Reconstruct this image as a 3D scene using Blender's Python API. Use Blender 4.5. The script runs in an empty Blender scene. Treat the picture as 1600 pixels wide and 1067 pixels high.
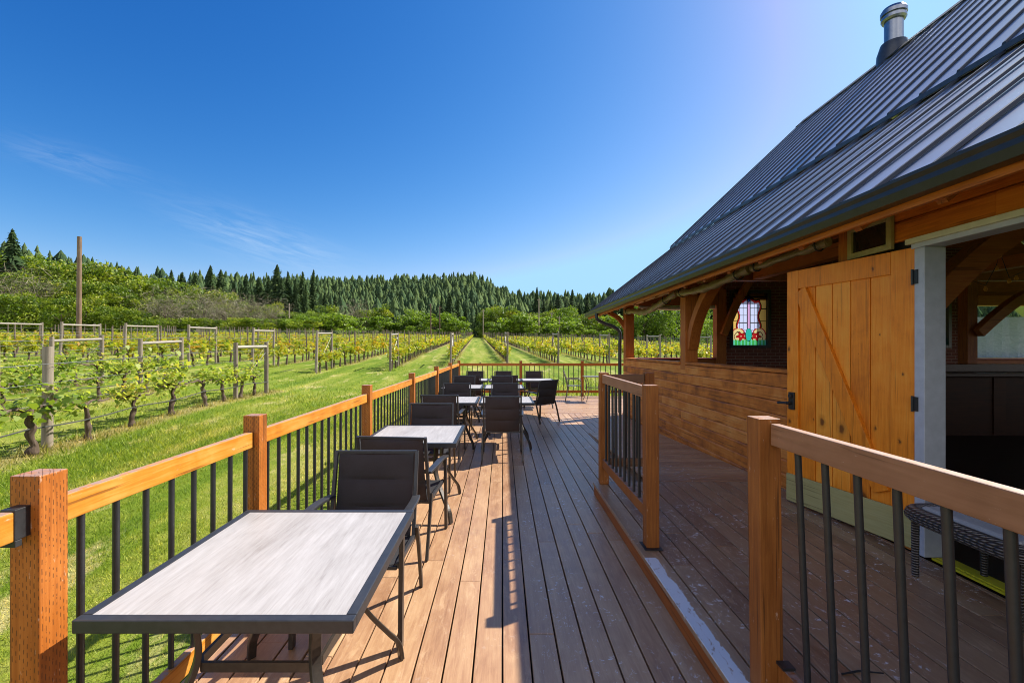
import bpy, math, random
import numpy as np
from mathutils import Matrix, Vector
R = math.radians
random.seed(7); rng = np.random.default_rng(11)
S = bpy.context.scene
COL = S.collection

# ------------------------------------------------------------------ camera, sky, sun, exposure
CAMZ = 1.59
cam = bpy.data.objects.new('camera', bpy.data.cameras.new('camera')); COL.objects.link(cam)
cam.location = (0, 0, CAMZ); cam.rotation_euler = (R(90), 0, 0)
cam.data.sensor_width = 36; cam.data.lens = 16.0
cam.data.shift_x = 15/1600; cam.data.shift_y = 11.5/1600
cam.data.clip_start = 0.05; cam.data.clip_end = 6000
S.camera = cam
TX, TY = .86, .53                                   # shadow shift per metre of height
SUN_EL = math.atan2(1, math.hypot(TX, TY)); SUN_AZ = math.atan2(TX, TY)
world = bpy.data.worlds.new('World'); S.world = world; world.use_nodes = True
sun = bpy.data.objects.new('sun', bpy.data.lights.new('sun', 'SUN')); COL.objects.link(sun)
sun.data.energy = 5.0; sun.data.angle = R(.53); sun.data.color = (1, .93, .82)
sun.rotation_euler = Vector((TX, TY, 1)).to_track_quat('Z', 'Y').to_euler()
S.view_settings.view_transform = 'Standard'; S.view_settings.look = 'None'
S.view_settings.exposure = 1.0; S.view_settings.gamma = 1
S.cycles.use_denoising = True; S.cycles.filter_width = 1.0
S.cycles.max_bounces = 8; S.cycles.transparent_max_bounces = 12; S.cycles.transmission_bounces = 6
S.cycles.sample_clamp_indirect = 8
SKY_STRENGTH = .115

def px(x, y, d):
    """point seen at photo pixel (x, y) at depth d in front of the viewpoint"""
    return Vector(((x-785)*d/711, d, CAMZ-(y-545)*d/711))

# ------------------------------------------------------------------ node helpers
class NT:
    def __init__(s, name):
        s.m = bpy.data.materials.new(name); s.m.use_nodes = True
        s.t = s.m.node_tree; s.b = s.t.nodes['Principled BSDF']; s.out = s.t.nodes['Material Output']
    def n(s, kind, **kw):
        o = s.t.nodes.new(kind)
        for k, v in kw.items(): setattr(o, k, v)
        return o
    def l(s, a, b): s.t.links.new(a, b)
    def val(s, sock, v):
        if hasattr(v, 'is_output'): s.l(v, sock)
        else: sock.default_value = v
    def math(s, op, a, b=0.0, c=None, clamp=False):
        o = s.n('ShaderNodeMath', operation=op); o.use_clamp = clamp
        s.val(o.inputs[0], a); s.val(o.inputs[1], b)
        if c is not None: s.val(o.inputs[2], c)
        return o.outputs[0]
    def coord(s, which='Object'): return s.n('ShaderNodeTexCoord').outputs[which]
    def attr(s, name='rnd'): return s.n('ShaderNodeAttribute', attribute_name=name).outputs['Fac']
    def vmap(s, vec, scale=(1, 1, 1), loc=(0, 0, 0), rot=(0, 0, 0)):
        o = s.n('ShaderNodeMapping'); s.l(vec, o.inputs[0])
        o.inputs['Scale'].default_value = scale; o.inputs['Rotation'].default_value = rot
        s.val(o.inputs['Location'], loc)
        return o.outputs[0]
    def noise(s, vec, scale, detail=4, rough=.6, dist=0):
        o = s.n('ShaderNodeTexNoise'); s.l(vec, o.inputs['Vector'])
        o.inputs['Scale'].default_value = scale; o.inputs['Detail'].default_value = detail
        o.inputs['Roughness'].default_value = rough; o.inputs['Distortion'].default_value = dist
        return o.outputs['Fac']
    def ramp(s, fac, stops):
        o = s.n('ShaderNodeValToRGB'); s.val(o.inputs[0], fac)
        e = o.color_ramp.elements
        while len(e) < len(stops): e.new(.5)
        for el, (p, c) in zip(e, stops):
            el.position = p; el.color = (*c, 1) if len(c) == 3 else c
        return o.outputs['Color']
    def mix(s, fac, a, b, mode='MIX'):
        o = s.n('ShaderNodeMix', data_type='RGBA', blend_type=mode)
        s.val(o.inputs[0], fac)
        for sock, v in ((o.inputs[6], a), (o.inputs[7], b)):
            if isinstance(v, tuple): v = (*v, 1) if len(v) == 3 else v
            s.val(sock, v)
        return o.outputs[2]
    def step(s, v, lo, hi):
        o = s.n('ShaderNodeMapRange'); s.val(o.inputs[0], v)
        o.inputs[1].default_value = lo; o.inputs[2].default_value = hi
        o.interpolation_type = 'SMOOTHSTEP'
        return o.outputs[0]
    def bump(s, h, strength=.3, dist=.01):
        o = s.n('ShaderNodeBump'); s.l(h, o.inputs['Height'])
        o.inputs['Strength'].default_value = strength; o.inputs['Distance'].default_value = dist
        s.l(o.outputs[0], s.b.inputs['Normal'])
    def set(s, color=None, rough=None, metal=None, spec=None):
        if color is not None:
            if isinstance(color, tuple): s.b.inputs['Base Color'].default_value = (*color, 1)
            else: s.l(color, s.b.inputs['Base Color'])
        if rough is not None: s.val(s.b.inputs['Roughness'], rough)
        if metal is not None: s.val(s.b.inputs['Metallic'], metal)
        if spec is not None: s.val(s.b.inputs['Specular IOR Level'], spec)
        return s.m
    def translucent(s, color, fac):
        tr = s.n('ShaderNodeBsdfTranslucent'); s.val(tr.inputs[0], color if not isinstance(color, tuple) else (*color, 1))
        mx = s.n('ShaderNodeMixShader'); s.val(mx.inputs[0], fac)
        s.l(s.b.outputs[0], mx.inputs[1]); s.l(tr.outputs[0], mx.inputs[2]); s.l(mx.outputs[0], s.out.inputs[0])
        return s.m

def world_nodes():
    t = world.node_tree; N = t.nodes; L = t.links
    bg = N['Background']; bg.inputs[1].default_value = SKY_STRENGTH
    sky = N.new('ShaderNodeTexSky'); sky.sky_type = 'NISHITA'; sky.sun_disc = False
    sky.sun_elevation = SUN_EL; sky.sun_rotation = SUN_AZ
    sky.air_density = 1.0; sky.dust_density = .6; sky.ozone_density = 2.6; sky.altitude = 50
    tc = N.new('ShaderNodeTexCoord'); sp = N.new('ShaderNodeSeparateXYZ'); L.new(tc.outputs['Generated'], sp.inputs[0])
    def m(op, a, b=0.0):
        o = N.new('ShaderNodeMath'); o.operation = op
        for i, v in enumerate((a, b)):
            if hasattr(v, 'is_output'): L.new(v, o.inputs[i])
            else: o.inputs[i].default_value = v
        return o.outputs[0]
    # deepen the blue away from the sun, channel by channel
    sx = N.new('ShaderNodeSeparateColor'); L.new(sky.outputs[0], sx.inputs[0]); cx_ = N.new('ShaderNodeCombineColor')
    for i, (a, p, top) in enumerate(((.0857, 2.7, 1.85), (.292, 1.5, 3.3), (.76, .97, 4.9))): L.new(m('MINIMUM', m('MULTIPLY', m('POWER', sx.outputs[i], p), a), top), cx_.inputs[i])
    # bright clouds added behind the viewer, unseen, to fill the shaded wall and deck
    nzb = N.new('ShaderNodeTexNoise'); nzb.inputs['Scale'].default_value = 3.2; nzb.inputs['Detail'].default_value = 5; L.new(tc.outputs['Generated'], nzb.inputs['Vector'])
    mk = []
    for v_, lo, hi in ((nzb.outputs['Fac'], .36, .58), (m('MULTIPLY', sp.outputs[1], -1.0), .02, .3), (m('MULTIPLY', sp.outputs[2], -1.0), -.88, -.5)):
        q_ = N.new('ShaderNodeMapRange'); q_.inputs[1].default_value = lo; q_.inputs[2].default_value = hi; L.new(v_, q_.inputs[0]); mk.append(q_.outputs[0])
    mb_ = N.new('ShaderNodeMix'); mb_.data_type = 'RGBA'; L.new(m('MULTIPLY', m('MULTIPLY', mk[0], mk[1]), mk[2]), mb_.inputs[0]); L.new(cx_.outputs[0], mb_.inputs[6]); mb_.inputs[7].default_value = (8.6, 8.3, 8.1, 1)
    y = m('MAXIMUM', sp.outputs[1], .02)
    u = m('DIVIDE', sp.outputs[0], y); v = m('DIVIDE', sp.outputs[2], y)
    total = None
    for (cx, cy, slope, lu, lv, amp) in ((110, 252, -.27, .15, .03, .09), (400, 372, -.30, .15, .045, .17), (470, 395, -.16, .10, .02, .09)):
        du = m('SUBTRACT', u, (cx-785)/711); dv = m('SUBTRACT', v, (545-cy)/711)
        dv2 = m('SUBTRACT', dv, m('MULTIPLY', du, slope))
        q = m('ADD', m('POWER', m('ABSOLUTE', m('DIVIDE', du, lu)), 2.0), m('POWER', m('ABSOLUTE', m('DIVIDE', dv2, lv)), 2.0))
        mask = m('POWER', 2.718, m('MULTIPLY', q, -1.0))
        cb = N.new('ShaderNodeCombineXYZ'); L.new(m('MULTIPLY', du, 5), cb.inputs[0]); L.new(m('MULTIPLY', dv2, 34), cb.inputs[1]); cb.inputs[2].default_value = cx*.01
        nz = N.new('ShaderNodeTexNoise'); nz.inputs['Scale'].default_value = 1.6; nz.inputs['Detail'].default_value = 6; nz.inputs['Distortion'].default_value = .6
        nz.inputs['Roughness'].default_value = .65
        L.new(cb.outputs[0], nz.inputs['Vector'])
        mr = N.new('ShaderNodeMapRange'); mr.inputs[1].default_value = .38; mr.inputs[2].default_value = .75; L.new(nz.outputs['Fac'], mr.inputs[0])
        a = m('MULTIPLY', m('MULTIPLY', mask, mr.outputs[0]), amp*1.6)
        total = a if total is None else m('ADD', total, a)
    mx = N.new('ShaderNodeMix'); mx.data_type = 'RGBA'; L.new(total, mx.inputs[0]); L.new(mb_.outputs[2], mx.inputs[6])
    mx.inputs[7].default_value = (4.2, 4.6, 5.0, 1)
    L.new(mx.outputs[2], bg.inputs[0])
world_nodes()

# ------------------------------------------------------------------ mesh helpers
class MB:
    def __init__(s): s.v = []; s.f = []; s.r = []
    def add(s, vs, fs, rnd=None):
        o = len(s.v); s.v += [tuple(p) for p in vs]; s.f += [tuple(i+o for i in f) for f in fs]
        s.r += [random.random() if rnd is None else rnd]*len(vs); return s
    def box(s, x0, x1, y0, y1, z0, z1, rnd=None):
        return s.add([(x0,y0,z0),(x1,y0,z0),(x1,y1,z0),(x0,y1,z0),(x0,y0,z1),(x1,y0,z1),(x1,y1,z1),(x0,y1,z1)],
                     [(0,3,2,1),(4,5,6,7),(0,1,5,4),(1,2,6,5),(2,3,7,6),(3,0,4,7)], random.random() if rnd is None else rnd)
    def bar(s, a, b, w, h, up=(0, 0, 1), rnd=None):
        """rectangular bar from a to b, w across, h along 'up'"""
        a = Vector(a); b = Vector(b); d = (b-a).normalized(); u = Vector(up); u = (u-d*u.dot(d)).normalized(); k = d.cross(u)
        vs = []
        for p in (a, b):
            for su, sk in ((-1,-1),(-1,1),(1,1),(1,-1)): vs.append(p+u*(su*h/2)+k*(sk*w/2))
        return s.add(vs, [(3,2,1,0),(4,5,6,7),(0,1,5,4),(1,2,6,5),(2,3,7,6),(3,0,4,7)], random.random() if rnd is None else rnd)
    def tube(s, pts, r, n=10, rnd=None, flat=1.0, cap=True):
        pts = [Vector(p) for p in pts]; rr = r if hasattr(r, '__len__') else [r]*len(pts)
        vs = []; ref = None
        for i, p in enumerate(pts):
            d = (pts[min(i+1, len(pts)-1)]-pts[max(i-1, 0)]).normalized()
            if ref is None: ref = Vector((0,0,1)) if abs(d.z) < .9 else Vector((0,1,0))
            a = (ref-d*ref.dot(d)).normalized(); b = d.cross(a); ref = a
            for k in range(n):
                t = 2*math.pi*k/n; vs.append(p+a*math.cos(t)*rr[i]+b*math.sin(t)*rr[i]*flat)
        fs = []
        for i in range(len(pts)-1):
            for k in range(n): fs.append((i*n+k, i*n+(k+1) % n, (i+1)*n+(k+1) % n, (i+1)*n+k))
        if cap: fs += [tuple(range(n-1, -1, -1)), tuple(range((len(pts)-1)*n, len(pts)*n))]
        return s.add(vs, fs, random.random() if rnd is None else rnd)
    def ribbon(s, pts, w, h, side, rnd=None):
        """flat bar swept through pts; w along the side vector, h across"""
        pts = [Vector(p) for p in pts]; sd = Vector(side).normalized(); vs = []
        for i, p in enumerate(pts):
            d = (pts[min(i+1, len(pts)-1)]-pts[max(i-1, 0)]).normalized(); k = (sd-d*sd.dot(d)).normalized(); u = d.cross(k)
            for a, b in ((-1,-1),(1,-1),(1,1),(-1,1)): vs.append(p+k*(a*w/2)+u*(b*h/2))
        fs = [(0,1,2,3)[::-1], tuple(range(len(vs)-4, len(vs)))]
        for i in range(len(pts)-1):
            for k in range(4): fs.append((i*4+k, i*4+(k+1) % 4, i*4+4+(k+1) % 4, i*4+4+k))
        return s.add(vs, fs, random.random() if rnd is None else rnd)
    def mesh(s, name): return arr_mesh(name, np.array(s.v, float), s.f, np.array(s.r))

def arr_mesh(name, V, F, rnd=None):
    me = bpy.data.meshes.new(name)
    if isinstance(F, np.ndarray):
        k = F.shape[1]; me.vertices.add(len(V)); me.vertices.foreach_set('co', V.astype(np.float32).ravel())
        me.loops.add(F.size); me.loops.foreach_set('vertex_index', F.astype(np.int32).ravel())
        me.polygons.add(len(F)); me.polygons.foreach_set('loop_start', np.arange(0, F.size, k, dtype=np.int32))
        me.update(calc_edges=True)
    else:
        me.from_pydata([tuple(p) for p in V], [], F)
    if rnd is not None:
        a = me.attributes.new('rnd', 'FLOAT', 'POINT'); a.data.foreach_set('value', np.asarray(rnd, np.float32))
    me.update(); return me

def link(name, me, mat=None, parent=None, bevel=0, smooth=None, loc=None, rot=None):
    if isinstance(me, MB): me = me.mesh(name)
    if mat is not None:
        for mm in (mat if isinstance(mat, (list, tuple)) else [mat]): me.materials.append(mm)
    if smooth is not None:
        me.polygons.foreach_set('use_smooth', [True]*len(me.polygons)); me.set_sharp_from_angle(angle=R(smooth))
    o = bpy.data.objects.new(name, me); COL.objects.link(o)
    if parent is not None: o.parent = parent
    if loc is not None: o.location = loc
    if rot is not None: o.rotation_euler = rot
    if bevel:
        b = o.modifiers.new('bevel', 'BEVEL'); b.width = bevel; b.segments = 2; b.limit_method = 'ANGLE'; b.angle_limit = R(50)
        b.harden_normals = False
    return o

def tag(o, label=None, cat=None, group=None, kind=None):
    if label: o['label'] = label
    if cat: o['category'] = cat
    if group: o['group'] = group
    if kind: o['kind'] = kind
    return o

def thing(name, label, cat, loc=(0,0,0), rz=0, group=None):
    o = bpy.data.objects.new(name, None); COL.objects.link(o); o.location = loc; o.rotation_euler = (0,0,rz)
    o.empty_display_size = .1
    return tag(o, label, cat, group)

def dup(root, loc, rz=0, label=None, group=None, scale=None):
    r = root.copy(); COL.objects.link(r); r.location = loc; r.rotation_euler = (0,0,rz)
    if scale is not None: r.scale = scale if hasattr(scale, '__len__') else (scale,)*3
    if label: r['label'] = label
    if group: r['group'] = group
    for ch in list(root.children):
        c = ch.copy(); COL.objects.link(c); c.parent = r
        for g in list(ch.children):
            d = g.copy(); COL.objects.link(d); d.parent = c
    return r

def curve(pts, n=6):
    """Catmull-Rom through pts"""
    P = [Vector(p) for p in pts]; out = []
    for i in range(len(P)-1):
        p0 = P[max(i-1, 0)]; p1 = P[i]; p2 = P[i+1]; p3 = P[min(i+2, len(P)-1)]
        for k in range(n):
            t = k/n
            out.append(.5*((2*p1)+(p2-p0)*t+(2*p0-5*p1+4*p2-p3)*t*t+(3*p1-p0-3*p2+p3)*t**3))
    out.append(P[-1]); return out

# ------------------------------------------------------------------ materials
def wood(name, cols, axis='Z', rough=.55, fine=60, incised=False, blotch=.5, bump=.25, knots=0, worn=0, split=.6, rv=.16):
    w = NT(name); co = w.coord(); r = w.attr()
    sc = {'X': (.05, 1, 1), 'Y': (1, .05, 1), 'Z': (1, 1, .05)}[axis]
    off = w.n('ShaderNodeCombineXYZ'); k = w.math('MULTIPLY', r, 31.7)
    for i in range(3): w.l(k, off.inputs[i])
    va = w.n('ShaderNodeVectorMath', operation='ADD'); w.l(co, va.inputs[0]); w.l(off.outputs[0], va.inputs[1])
    v = va.outputs[0]
    g = w.noise(w.vmap(v, sc), fine, 5, .65, .4)
    b = w.noise(v, 3.5, 4, .6, .3)
    f = w.math('ADD', w.math('MULTIPLY', g, 1-blotch*.6), w.math('MULTIPLY', b, blotch*.6))
    f = w.math('ADD', f, w.math('MULTIPLY', w.math('SUBTRACT', r, .5), rv))
    c = w.ramp(f, [(.28, cols[0]), (.5, cols[1]), (.72, cols[2])])
    if knots:
        vo = w.n('ShaderNodeTexVoronoi', voronoi_dimensions='2D'); sk = w.n('ShaderNodeSeparateXYZ'); w.l(co, sk.inputs[0]); ck = w.n('ShaderNodeCombineXYZ')
        w.l(w.math('ADD', sk.outputs[0], w.math('MULTIPLY', w.math('SUBTRACT', w.noise(co, 30, 2), .5), .03)), ck.inputs[0]); w.l(w.math('MULTIPLY', sk.outputs[2], .6), ck.inputs[1])
        w.l(ck.outputs[0], vo.inputs['Vector']); vo.inputs['Scale'].default_value = knots
        sc_ = w.n('ShaderNodeSeparateColor'); w.l(vo.outputs['Color'], sc_.inputs[0])
        big = w.math('MULTIPLY', w.math('POWER', sc_.outputs[0], 1.6), w.math('GREATER_THAN', sc_.outputs[1], .28))
        dist = w.math('DIVIDE', vo.outputs['Distance'], w.math('ADD', big, .001))
        kn = w.math('SUBTRACT', 1, w.step(dist, .07, .15))
        c = w.mix(w.math('MULTIPLY', kn, .85), c, (.05, .02, .006))
        ring = w.math('SUBTRACT', 1, w.step(dist, .12, .30))
        c = w.mix(w.math('MULTIPLY', ring, .35), c, tuple(x*.45 for x in cols[0]))
    if split:
        ln = w.noise(w.vmap(v, {'X': (.025, 1, 1), 'Y': (1, .025, 1), 'Z': (1, 1, .025)}[axis]), 48, 3, .5, .2)
        c = w.mix(w.math('MULTIPLY', w.step(ln, .62, .68), split), c, tuple(x*.3 for x in cols[0]))
    if worn:
        nz = w.n('ShaderNodeSeparateXYZ'); w.l(w.n('ShaderNodeNewGeometry').outputs['Normal'], nz.inputs[0])
        up = w.math('MULTIPLY', w.step(nz.outputs[2], .55, .95), w.step(w.noise(v, 30, 5, .7), .34, .56))
        c = w.mix(w.math('MULTIPLY', up, worn), c, (.30, .21, .18))
        ed = w.step(w.noise(w.vmap(v, {'X': (.3, 1, 1), 'Y': (1, .3, 1), 'Z': (1, 1, .3)}[axis]), 40, 5, .75), .64, .70)
        c = w.mix(w.math('MULTIPLY', ed, .5), c, (.62, .50, .38))
    h = g
    if incised:
        sp = w.n('ShaderNodeSeparateXYZ'); w.l(co, sp.inputs[0])
        hz = w.math('ADD', w.math('MULTIPLY', w.math('ADD', sp.outputs[0], sp.outputs[1]), 88), w.math('MULTIPLY', w.noise(w.vmap(co, (1, 1, .5)), 9, 3), 1.6))
        col = w.math('FLOOR', hz); fu = w.math('FRACT', hz)
        zz = w.math('ADD', w.math('MULTIPLY', sp.outputs[2], 34), w.math('ADD', w.math('MULTIPLY', col, .37), w.math('MULTIPLY', w.noise(co, 14, 2), 1.2))); fv = w.math('FRACT', zz)
        a = w.math('LESS_THAN', w.math('ABSOLUTE', w.math('SUBTRACT', fu, .5)), .13)
        d = w.math('LESS_THAN', w.math('ABSOLUTE', w.math('SUBTRACT', fv, .5)), .27)
        sl = w.math('MULTIPLY', a, d)
        jit = w.math('GREATER_THAN', w.noise(w.vmap(co, (1,1,1)), 26, 3), .45)
        sl = w.math('MULTIPLY', sl, jit)
        c = w.mix(w.math('MULTIPLY', sl, .75), c, (.07, .025, .006))
    w.bump(h, bump, .004)
    return w.set(c, w.math('ADD', rough-.1, w.math('MULTIPLY', g, .25)), spec=.35)

OR = [(.20, .055, .006), (.34, .10, .011), (.47, .165, .025)]
M_POST = wood('stained_post', OR, 'Z', incised=True, worn=.8)
M_RAIL_Y = wood('stained_rail', [(.30, .085, .006), (.50, .19, .014), (.62, .32, .075)], 'Y', blotch=.85, worn=.9)
M_RAIL_X = wood('stained_cross_rail', [(.24, .07, .008), (.36, .115, .014), (.46, .17, .03)], 'X')
M_POST_B = wood('shaded_brown_post', [(.13, .038, .007), (.25, .080, .013), (.36, .13, .024)], 'Z', incised=False, worn=.8)  # brown deepened: shade on the near post faces is put into the colour
M_RAIL_B = wood('faded_rail', [(.25, .115, .05), (.34, .165, .08), (.42, .23, .12)], 'Y', blotch=.8, fine=40, worn=.8)
M_RAIL_BX = wood('faded_cross_rail', [(.12, .06, .03), (.18, .09, .045), (.24, .13, .07)], 'X')
M_FASCIA = wood('step_fascia', [(.20, .055, .008), (.32, .09, .014), (.42, .14, .025)], 'Y')
M_SIDING = wood('weathered_siding', [(.16, .038, .005), (.54, .165, .018), (.70, .31, .075)], 'Y', blotch=.9, fine=30)
M_HEADER = wood('stained_header', [(.34, .08, .006), (.54, .145, .012), (.64, .21, .025)], 'Y')
M_BEAM_Y = wood('timber_along', [(.32, .08, .008), (.48, .135, .015), (.56, .19, .03)], 'Y')
M_BEAM_X = wood('timber_across', [(.22, .065, .014), (.38, .115, .022), (.48, .17, .035)], 'X')
M_BEAM_Z = wood('timber_upright', [(.24, .06, .010), (.40, .115, .018), (.52, .19, .035)], 'Z')
M_DOOR = wood('varnished_pine', [(.48, .125, .006), (.76, .232, .012), (.84, .34, .04)], 'Z', fine=70, blotch=.8, rv=.30, split=.35, knots=5.2, rough=.45)
M_KICK = wood('olive_board', [(.26, .23, .08), (.34, .31, .125), (.40, .37, .17)], 'X', blotch=.4)
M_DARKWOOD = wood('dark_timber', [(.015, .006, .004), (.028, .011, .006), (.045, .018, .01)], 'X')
M_BARWOOD = wood('bar_timber', [(.03, .009, .004), (.065, .020, .008), (.10, .034, .014)], 'X', split=.2)
M_GREYPOST = wood('weathered_post', [(.12, .095, .07), (.21, .17, .13), (.32, .27, .21)], 'Z', fine=40, bump=.5)
M_FARPOST = wood('dark_trellis_post', [(.06, .045, .032), (.115, .085, .06), (.18, .14, .10)], 'Z', fine=30)
M_GREYBAR = wood('weathered_bar', [(.20, .175, .14), (.30, .265, .22), (.40, .36, .30)], 'Y', fine=40)
M_POLE = wood('pole_wood', [(.07, .042, .026), (.14, .085, .052), (.22, .145, .095)], 'Z', fine=20)
M_FARPOLE = wood('grey_pole_wood', [(.22, .17, .12), (.30, .24, .18), (.38, .32, .25)], 'Z', fine=20)
M_BARK = wood('vine_bark', [(.035, .022, .015), (.085, .058, .04), (.17, .13, .10)], 'Z', fine=45, rough=.9, bump=1.0)
M_TRUNK = wood('tree_bark', [(.05, .035, .025), (.09, .065, .045), (.14, .11, .08)], 'Z', fine=8, rough=.9)

def deck_mat(name, axis, edge=False, shade_k=1.0):
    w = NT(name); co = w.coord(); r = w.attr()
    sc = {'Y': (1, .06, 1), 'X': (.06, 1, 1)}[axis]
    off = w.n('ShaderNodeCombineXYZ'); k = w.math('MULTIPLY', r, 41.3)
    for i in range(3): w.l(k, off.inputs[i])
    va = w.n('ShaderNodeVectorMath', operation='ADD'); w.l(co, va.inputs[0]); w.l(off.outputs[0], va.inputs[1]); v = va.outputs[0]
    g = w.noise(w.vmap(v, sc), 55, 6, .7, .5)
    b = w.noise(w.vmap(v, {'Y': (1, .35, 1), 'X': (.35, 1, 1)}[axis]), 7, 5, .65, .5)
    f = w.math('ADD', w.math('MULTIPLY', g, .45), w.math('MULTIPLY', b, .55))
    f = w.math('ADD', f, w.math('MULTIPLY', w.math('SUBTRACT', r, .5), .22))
    c = w.ramp(f, [(p_, tuple(q_*shade_k for q_ in c_)) for p_, c_ in [(.28, (.225, .112, .058)), (.45, (.355, .198, .104)), (.58, (.425, .258, .138)), (.75, (.53, .345, .195))]])
    # wear where the paint has gone
    wear = w.step(w.noise(w.vmap(v, {'Y': (1, .25, 1), 'X': (.25, 1, 1)}[axis]), 16, 6, .75, .8), .54, .66)
    c = w.mix(w.math('MULTIPLY', wear, .45), c, (.54, .36, .21))
    dark = w.step(w.noise(co, 1.7, 5, .7), .56, .75)
    c = w.mix(w.math('MULTIPLY', dark, .30), c, (.15, .085, .065))
    # white flecks of old paint
    fl = w.step(w.noise(co, 26, 5, .72, .6), .598, .62)
    cl = w.step(w.noise(co, 1.9, 3, .6), .47, .60)
    fl = w.math('MULTIPLY', fl, cl)
    fl2 = w.math('MULTIPLY', w.step(w.noise(w.vmap(co, {'Y': (1.6, .5, 1), 'X': (.5, 1.6, 1)}[axis]), 34, 4, .75, 1.5), .615, .645), w.step(w.noise(co, 1.1, 3), .45, .58))
    fl = w.math('MAXIMUM', fl, w.math('MULTIPLY', fl2, .8))
    spx = w.n('ShaderNodeSeparateXYZ'); w.l(co, spx.inputs[0]); fl = w.math('MULTIPLY', fl, w.math('ADD', .12, w.math('MULTIPLY', w.step(spx.outputs[0], .05, .3), .88)))
    c = w.mix(w.math('MULTIPLY', fl, .85), c, (.74, .74, .74))
    # cracks and screw heads
    cr = w.math('MULTIPLY', w.step(w.noise(w.vmap(v, {'Y': (3, .05, 1), 'X': (.05, 3, 1)}[axis]), 14, 2, .4, .2), .66, .68), .0)
    if edge:
        sp = w.n('ShaderNodeSeparateXYZ'); w.l(co, sp.inputs[0])
        n1 = w.noise(w.vmap(co, (1, .5, 1)), 9, 6, .7, .5); n2 = w.noise(co, 48, 4, .7)
        lim = w.math('ADD', 1.012, w.math('ADD', w.math('MULTIPLY', n1, .10), w.math('MULTIPLY', n2, .022)))
        a = w.step(w.math('SUBTRACT', lim, sp.outputs[0]), 0, .004)
        yb = w.math('LESS_THAN', sp.outputs[1], 3.17)
        zb = w.math('GREATER_THAN', sp.outputs[2], .135)
        hole = w.math('SUBTRACT', 1, w.math('MULTIPLY', w.step(w.noise(w.vmap(co, (1.2, .45, 1)), 32, 5, .7, .5), .58, .64), .8))
        wh = w.math('MULTIPLY', w.math('MULTIPLY', a, yb), w.math('MULTIPLY', zb, hole))
        c = w.mix(w.math('MULTIPLY', wh, .95), c, (.66, .68, .70))
    w.bump(w.math('ADD', g, w.math('MULTIPLY', fl, .6)), .35, .004)
    return w.set(c, w.math('ADD', .24, w.math('MULTIPLY', b, .3)), spec=.65)
M_DECK_Y = deck_mat('deck_paint', 'Y'); M_DECK_X = deck_mat('deck_paint_cross', 'X'); M_PLAT = deck_mat('platform_paint_shaded', 'Y', True, .72)  # platform copy of the deck paint, darkened to carry the shade it lies in

def plain(name, col, rough=.5, metal=0, var=.15, scale=30, bump=0, spec=.5):
    w = NT(name); co = w.coord(); n = w.noise(co, scale, 4, .6)
    c = w.ramp(n, [(.3, tuple(x*(1-var) for x in col)), (.7, tuple(min(1, x*(1+var)) for x in col))])
    if bump: w.bump(n, bump, .003)
    return w.set(c, w.math('ADD', rough-.06, w.math('MULTIPLY', n, .12)), metal, spec)
M_BLACK = plain('black_metal', (.018, .019, .021), .42, 0, .2, 60)
M_FRAME = plain('grey_frame', (.040, .041, .046), .38, .3, .15, 40)
M_BRONZE = plain('bronze_frame', (.050, .042, .036), .36, .4, .2, 40)
M_GUTTER = plain('gutter_metal', (.030, .028, .024), .35, .3, .15, 10)
M_STEEL = plain('stainless', (.27, .29, .33), .36, 1, .1, 12)
M_FLASH = plain('flashing', (.07, .075, .085), .35, .6, .2, 12)
M_WHITE = plain('white_paint', (.43, .45, .50), .5, 0, .1, 14)
M_CREAM = plain('cream_trim', (.55, .52, .36), .5, 0, .1, 14)
M_VENT = plain('olive_trim', (.30, .25, .10), .5, 0, .15, 20)
M_YELLOW = plain('yellow_tape', (.62, .56, .02), .5, 0, .1, 20)
M_DARKVOID = plain('dark_lining', (.012, .009, .008), .8, 0, .2, 10)
M_BISTRO = plain('bistro_metal', (.13, .125, .10), .45, .3, .2, 40)
M_CUSHION = plain('cushion_cloth', (.36, .35, .33), .9, 0, .1, 80, .3)
M_GLOSSDARK = plain('dark_varnish', (.045, .015, .008), .38, 0, .3, 10)
M_HOSE = plain('black_hose', (.05, .05, .05), .6)
M_WIRE = plain('wire', (.25, .25, .25), .4, .8)
M_BULB = plain('bulb', (.80, .36, .07), .12, 0, .1, 20)

def roof_mat():
    w = NT('ribbed_metal'); co = w.coord()
    n = w.noise(w.vmap(co, (1, .4, 1)), 1.6, 3, .5); n2 = w.noise(co, 40, 3, .6)
    c = w.ramp(n, [(.3, (.29, .315, .385)), (.7, (.36, .385, .46))])
    return w.set(c, w.math('ADD', .30, w.math('MULTIPLY', n2, .08)), .75)
M_ROOF = roof_mat()
M_RIB = plain('rib_metal', (.012, .016, .028), .5, 0, .1, 10)

def sling_mat():
    w = NT('sling_fabric'); co = w.coord()
    n = w.noise(w.vmap(co, (1, 1, 1)), 260, 2, .5); b = w.noise(co, 5, 4, .6)
    f = w.math('ADD', w.math('MULTIPLY', n, .5), w.math('MULTIPLY', b, .5))
    c = w.ramp(f, [(.3, (.040, .041, .046)), (.7, (.078, .079, .086))])
    w.bump(n, .25, .001); w.set(c, .75, spec=.25)
    return w.translucent((.16, .075, .030), .42)
M_SLING = sling_mat()

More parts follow.
